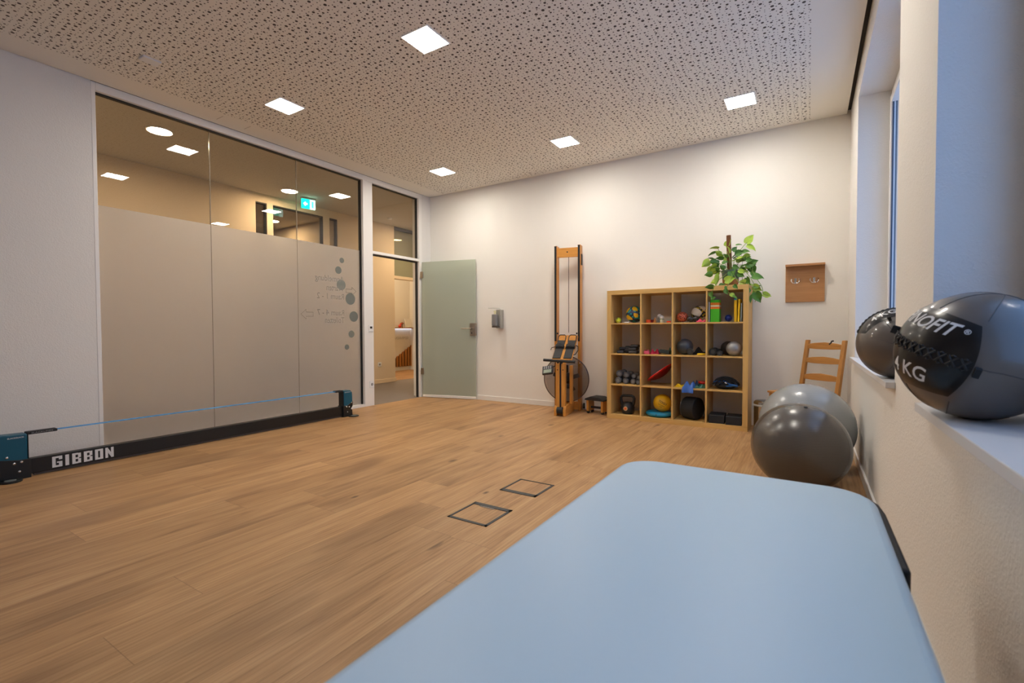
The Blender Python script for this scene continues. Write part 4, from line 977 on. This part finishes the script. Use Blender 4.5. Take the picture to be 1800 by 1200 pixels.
# ================================================================= PLANT on the bookcase
POT = mat('pot_green', srgb(82, 100, 84), .6); 
t = thing('potted_pothos', 'trailing green pothos plant with moss pole in a pot on the bookcase top', 'potted plant', (-.700, 5.455, BW+.0005))
obj('pot', G().lathe([(0, 0), (.068, 0), (.072, .008), (.088, .150), (.092, .152), (.093, .165), (.087, .166), (.084, .150), (0, .148)], n=40), POT, t)
obj('pot_base_band', G().lathe([(.0705, .001), (.0735, .008), (.0802, .068), (.079, .069), (.070, .004)], n=40, closed=True), mat('terracotta_band', srgb(160, 110, 66), .8), t)
obj('soil', G().lathe([(0, .156), (.083, .152), (.083, .146)], n=24), mat('soil', (.03, .02, .012), .9), t)
obj('moss_pole', G().tube([(-.01, .0, .14), (-.014, 0, .30), (-.02, 0, .44), (-.022, 0, .535)], [.024, .024, .023, .022], 12), mat('moss_brown', srgb(112, 70, 36), .95, bump=(110, 1, .01), var=.35, varscale=90), t)
obj('trellis', G().tube([(.06, .02, .14), (.06, .02, .30), (.085, .02, .34), (.11, .02, .30), (.11, .02, .0)], .0022, 6).tube([(.05, .02, .22), (.19, .02, .22)], .002, 6).tube([(.16, .02, .26), (.16, .02, .12)], .002, 6), BLACK, t)
rnd = random.Random(11)
def leaf(g, base, direc, L_, roll=0, curl=.25, up=Vector((0, 0, 1))):
    d = Vector(direc).normalized(); sd = d.cross(up)
    sd = sd.normalized() if sd.length > .05 else Vector((1, 0, 0)); nn = sd.cross(d).normalized()
    q = Matrix.Rotation(roll, 3, d); sd, nn = q @ sd, q @ nn
    prof = [(-.06, .16), (.04, .34), (.16, .43), (.32, .44), (.5, .37), (.68, .25), (.84, .12), (1, .0)]
    rows = []
    for s, wv in prof:
        c = Vector(base)+d*(s*L_)-nn*(curl*L_*s*s)
        if s == 1: rows.append([g.b.verts.new(c)]); continue
        rows.append([g.b.verts.new(c+sd*(wv*L_*k)+nn*(.10*L_*abs(k)*1.2 - (.0))+d*(-.10*L_*abs(k) if s < .05 else 0)) for k in (-1, -.5, 0, .5, 1)])
    for a, b in zip(rows[:-1], rows[1:]):
        if len(b) == 1:
            for k in range(4): g.b.faces.new((a[k], a[k+1], b[0]))
        else:
            for k in range(4): g.b.faces.new((a[k], a[k+1], b[k+1], b[k]))
def leafmat(n, a, b):
    m = bpy.data.materials.new(n); m.use_nodes = True; t = NT(m); o = t.obj()
    c = t.mix(t.math('MULTIPLY', t.noise(o, 28, 3, .6), 1.0), a, b); t.link(c, t.p.inputs['Base Color']); t.p.inputs['Roughness'].default_value = .35
    t.p.inputs['Transmission Weight'].default_value = 0; t.p.inputs['Subsurface Weight'].default_value = 0
    return m
LD, LL = leafmat('leaf_dark', srgb(48, 96, 36), srgb(96, 146, 50)), leafmat('leaf_light', srgb(128, 168, 48), srgb(186, 206, 84))
gd, gl, gv = G(), G(), G()
# explicit leaves: (x, z, size, direction x, z, light?)
LV = [(-.115,.395,.075,-1,.2,1),(-.15,.36,.07,-1,-.25,0),(-.10,.34,.06,-.6,.5,1),(-.045,.43,.07,.4,.5,1),(-.20,.27,.085,-.8,-.6,1),(-.17,.29,.05,-.6,.3,0),
 (-.19,.21,.07,-.6,-1,1),(-.14,.25,.05,-1,.2,0),(-.11,.17,.10,-.8,-.2,0),(-.095,.10,.105,-.35,-1,1),(-.17,.13,.065,-1,-.1,0),(-.12,.06,.06,-1,-.5,1),(-.065,.02,.075,-.2,-1,0),
 (-.03,.05,.085,.9,.25,1),(-.14,-.02,.07,-1,.1,0),(-.16,-.075,.055,.3,-1,0),(-.15,-.14,.045,.8,.4,0),(-.01,-.02,.05,-.1,-1,0),(-.02,-.05,.05,.4,-1,0),(.03,-.10,.05,.9,-.6,1),(.05,-.12,.05,.8,-.5,0),
 (.055,.42,.05,1,.15,0),(.155,.44,.09,.6,.9,1),(.16,.40,.085,.9,-.5,1),(.115,.34,.065,1,.1,0),(.06,.33,.07,.9,.2,0),(.14,.28,.07,.6,-.7,0),(.06,.27,.055,.7,-.2,1),(.19,.22,.07,1,.3,0),
 (.205,.19,.085,.2,-1,0),(.17,.16,.06,.8,.3,0),(.21,.13,.055,.3,-1,0),(.215,.08,.095,.9,-.1,0),(.16,.07,.075,.4,-1,0),(.15,.03,.06,-.9,.2,1),(.18,.0,.08,.8,-.3,1),(.23,-.02,.08,.7,-.5,1),
 (.26,-.07,.08,-.7,-.7,1),(.25,-.09,.095,.4,-1,0),(.22,-.12,.07,-.4,-1,0),(.31,-.10,.06,1,-.1,1),(.33,-.115,.05,1,-.2,1),(.24,-.04,.055,1,.6,0),(.195,-.05,.06,-.8,-.4,0),
 (-.07,.24,.055,.8,.2,0),(-.03,.30,.05,-.6,.7,0),(.03,.20,.055,.9,-.3,0),(-.05,.18,.055,-.6,.5,0),(.08,.12,.06,.7,-.4,0),(.11,.19,.055,.8,.4,0),(.03,.36,.05,.7,.7,0),(-.075,.31,.055,-.9,.4,1),(.10,.0,.05,.9,-.2,1),(.06,-.01,.045,.7,-.7,0)]
for _ in range(34):
    a_ = rnd.uniform(0, 6.28); q_ = rnd.uniform(.05, .17)
    LV.append((q_*math.cos(a_), .22+.85*q_*math.sin(a_), rnd.uniform(.045, .07), math.cos(a_), .4*math.sin(a_)-.1, rnd.random() < .35))
for x, z, s_, dx, dz, li in LV:
    y = -.09*rnd.random()-(.05 if abs(x) < .2 and z < .15 else 0)+.01
    if z < 0 and x < .19: y = -.20-.02*rnd.random()
    if x >= .19 and z < 0: y = -.04-.10*rnd.random()
    leaf(gl if li else gd, (x*1.0, y, z), (dx, -.35+.4*rnd.random(), dz), s_*1.12, rnd.uniform(-.8, .8)+1.0, .22)
def vine(pts, r=.0028):
    P = []; n = len(pts)
    for i in range(n-1):
        a = Vector(pts[max(i-1, 0)]); b = Vector(pts[i]); c = Vector(pts[i+1]); d = Vector(pts[min(i+2, n-1)])
        for k in range(6):
            s = k/6; P.append(.5*((2*b)+(c-a)*s+(2*a-5*b+4*c-d)*s*s+(3*b-a-3*c+d)*s**3))
    P.append(Vector(pts[-1])); gv.tube(P, r, 6)
for v in ([(-.02,-.02,.16),(-.06,-.03,.26),(-.10,-.03,.36),(-.12,-.04,.40)], [(-.02,-.03,.16),(-.10,-.05,.24),(-.20,-.05,.27)], [(-.03,-.03,.16),(-.12,-.06,.20),(-.19,-.05,.21)],
          [(.0,-.05,.16),(-.05,-.10,.10),(-.10,-.12,.06),(-.12,-.20,.0),(-.15,-.205,-.08),(-.14,-.205,-.15)], [(.02,-.06,.17),(.02,-.12,.08),(.01,-.20,.01),(-.01,-.205,-.04),(.04,-.21,-.12)],
          [(.02,-.02,.16),(.05,-.03,.30),(.12,-.03,.40),(.16,-.04,.44)], [(.03,-.02,.16),(.10,-.03,.26),(.14,-.03,.29)], [(.03,-.03,.16),(.12,-.04,.21),(.20,-.05,.21),(.215,-.06,.12)],
          [(.04,-.04,.16),(.13,-.06,.15),(.20,-.07,.06),(.24,-.08,-.03),(.25,-.09,-.12),(.24,-.09,-.18)], [(.05,-.03,.17),(.17,-.05,.18),(.25,-.06,.06),(.30,-.07,-.03),(.315,-.08,-.1),(.36,-.08,-.12)],
          [(0,-.03,.16),(-.01,-.04,.34),(-.02,-.05,.40),(-.05,-.04,.43)], [(0,-.04,.16),(.02,-.08,.22),(-.03,-.05,.36)], [(-.02,-.05,.16),(-.07,-.07,.14),(-.11,-.06,.17)], [(.02,-.05,.16),(.09,-.13,.03),(.14,-.16,.02),(.19,-.06,-.04)]):
    vine(v)
obj('dark_leaves', gd, LD, t); obj('light_leaves', gl, LL, t); obj('vines', gv, mat('vine_green', srgb(120, 150, 60), .5), t)

# ================================================================= COAT RACK on the wall
OAKR = woodmat('rack_oak', srgb(196, 146, 98), srgb(170, 120, 76), 'x', .6, .5)
t = thing('coat_rack', 'small square wooden wall coat rack with two silver hooks above the chair', 'coat rack', (-.035, YB, 1.313))
obj('back_panel', G().bx(-.170, .170, -.02, 0, 0, .36), OAKR, t, bevel=.001)
obj('shelf_lip', G().bx(-.170, .170, -.10, 0, .36, .380), OAKR, t, bevel=.001)
for x in (-.082, .080):
    hk = obj('hook', G().bx(x-.010, x+.010, -.026, -.02, .185, .245), CHROME, t, bevel=.002)
    obj('prongs', G().tube([(x-.034, -.045, .235), (x-.038, -.06, .215), (x-.025, -.055, .195), (x, -.03, .19), (x+.025, -.055, .195), (x+.038, -.06, .215), (x+.034, -.045, .235)], .0042, 8), CHROME, hk)

# ================================================================= LADDER-BACK CHAIR
PINE = woodmat('chair_pine', srgb(204, 150, 84), srgb(170, 116, 60), 'z', .8, .4); PINEX = woodmat('chair_pine_x', srgb(204, 150, 84), srgb(170, 116, 60), 'x', .8, .4)
t = thing('wooden_chair', 'brown pine ladder back chair behind the two exercise balls', 'chair', (.08, 5.33, 0), rz=-math.radians(38))
# local: +y = towards the back rest, seat extends to -y
lean = .17
for x in (-.182, .182):
    obj('back_leg', G().prism([(0.02, 0), (.055, 0), (.03, .42), (.035+.49*lean, .93), (.003+.49*lean, .93), (-.01, .42)], x-.018, x+.018, 'yz'), PINE, t, bevel=.005)
    obj('front_leg', G().box((x*.96, -.375, .215), (.036, .036, .43)), PINE, t, bevel=.004)
for z in (.575, .735, .872):
    y = (z-.42)*lean+.012
    P = [(-.166, z-.025), (-.08, z-.03), (.08, z-.03), (.166, z-.025), (.166, z+.018), (.10, z+.030), (.0, z+.038), (-.10, z+.030), (-.166, z+.018)]
    obj('back_slat', G().prism(P, y-.009, y+.009, 'xz'), PINEX, t, bevel=.003)
obj('seat', G().prism([(-.20, -.41), (.20, -.41), (.195, .0), (-.195, .0)], .43, .45, 'xy'), PINEX, t, bevel=.006, seg=3)
obj('apron', G().bx(-.16, .16, -.385, -.367, .365, .43).bx(-.185, -.167, -.36, 0, .365, .43).bx(.167, .185, -.36, 0, .365, .43), PINEX, t)
obj('side_stretcher', G().bx(-.183, -.165, -.36, .02, .15, .185).bx(.165, .183, -.36, .02, .15, .185).bx(-.165, .165, -.19, -.172, .155, .18), PINEX, t)
tag(obj('clip', G().tube([(0, 0, 0), (.012, -.006, .012), (.02, -.004, .03), (.034, 0, .032)], .007, 8), BLACK, loc=(.166, 5.295, .893)), 'small black clip hanging on the top slat of the chair', 'clip')

# ================================================================= PEDAL BIN
t = thing('pedal_bin', 'small steel pedal bin with domed lid beside the bookcase', 'bin', (-.375, 5.42, 0))
BST = mat('bin_steel', srgb(170, 166, 158), .22, 1.0)
obj('body', G().lathe([(0, .012), (.092, .012), (.092, .26), (0, .26)], n=48), BST, t)
obj('rim', G().lathe([(.093, .255), (.100, .258), (.102, .268), (.098, .275), (.093, .272)], n=48, closed=True), mat('rim_grey', srgb(196, 196, 192), .35), t)
obj('lid', G().lathe([(.095, .276), (.092, .298), (.075, .312), (.03, .319), (0, .320)], n=48), BST, t)
obj('base_ring', G().lathe([(0, 0), (.096, 0), (.096, .014), (0, .014)], n=48), BLACK, t)
obj('pedal', G().bx(-.02, .02, -.125, -.09, .004, .014), BLACK, t)
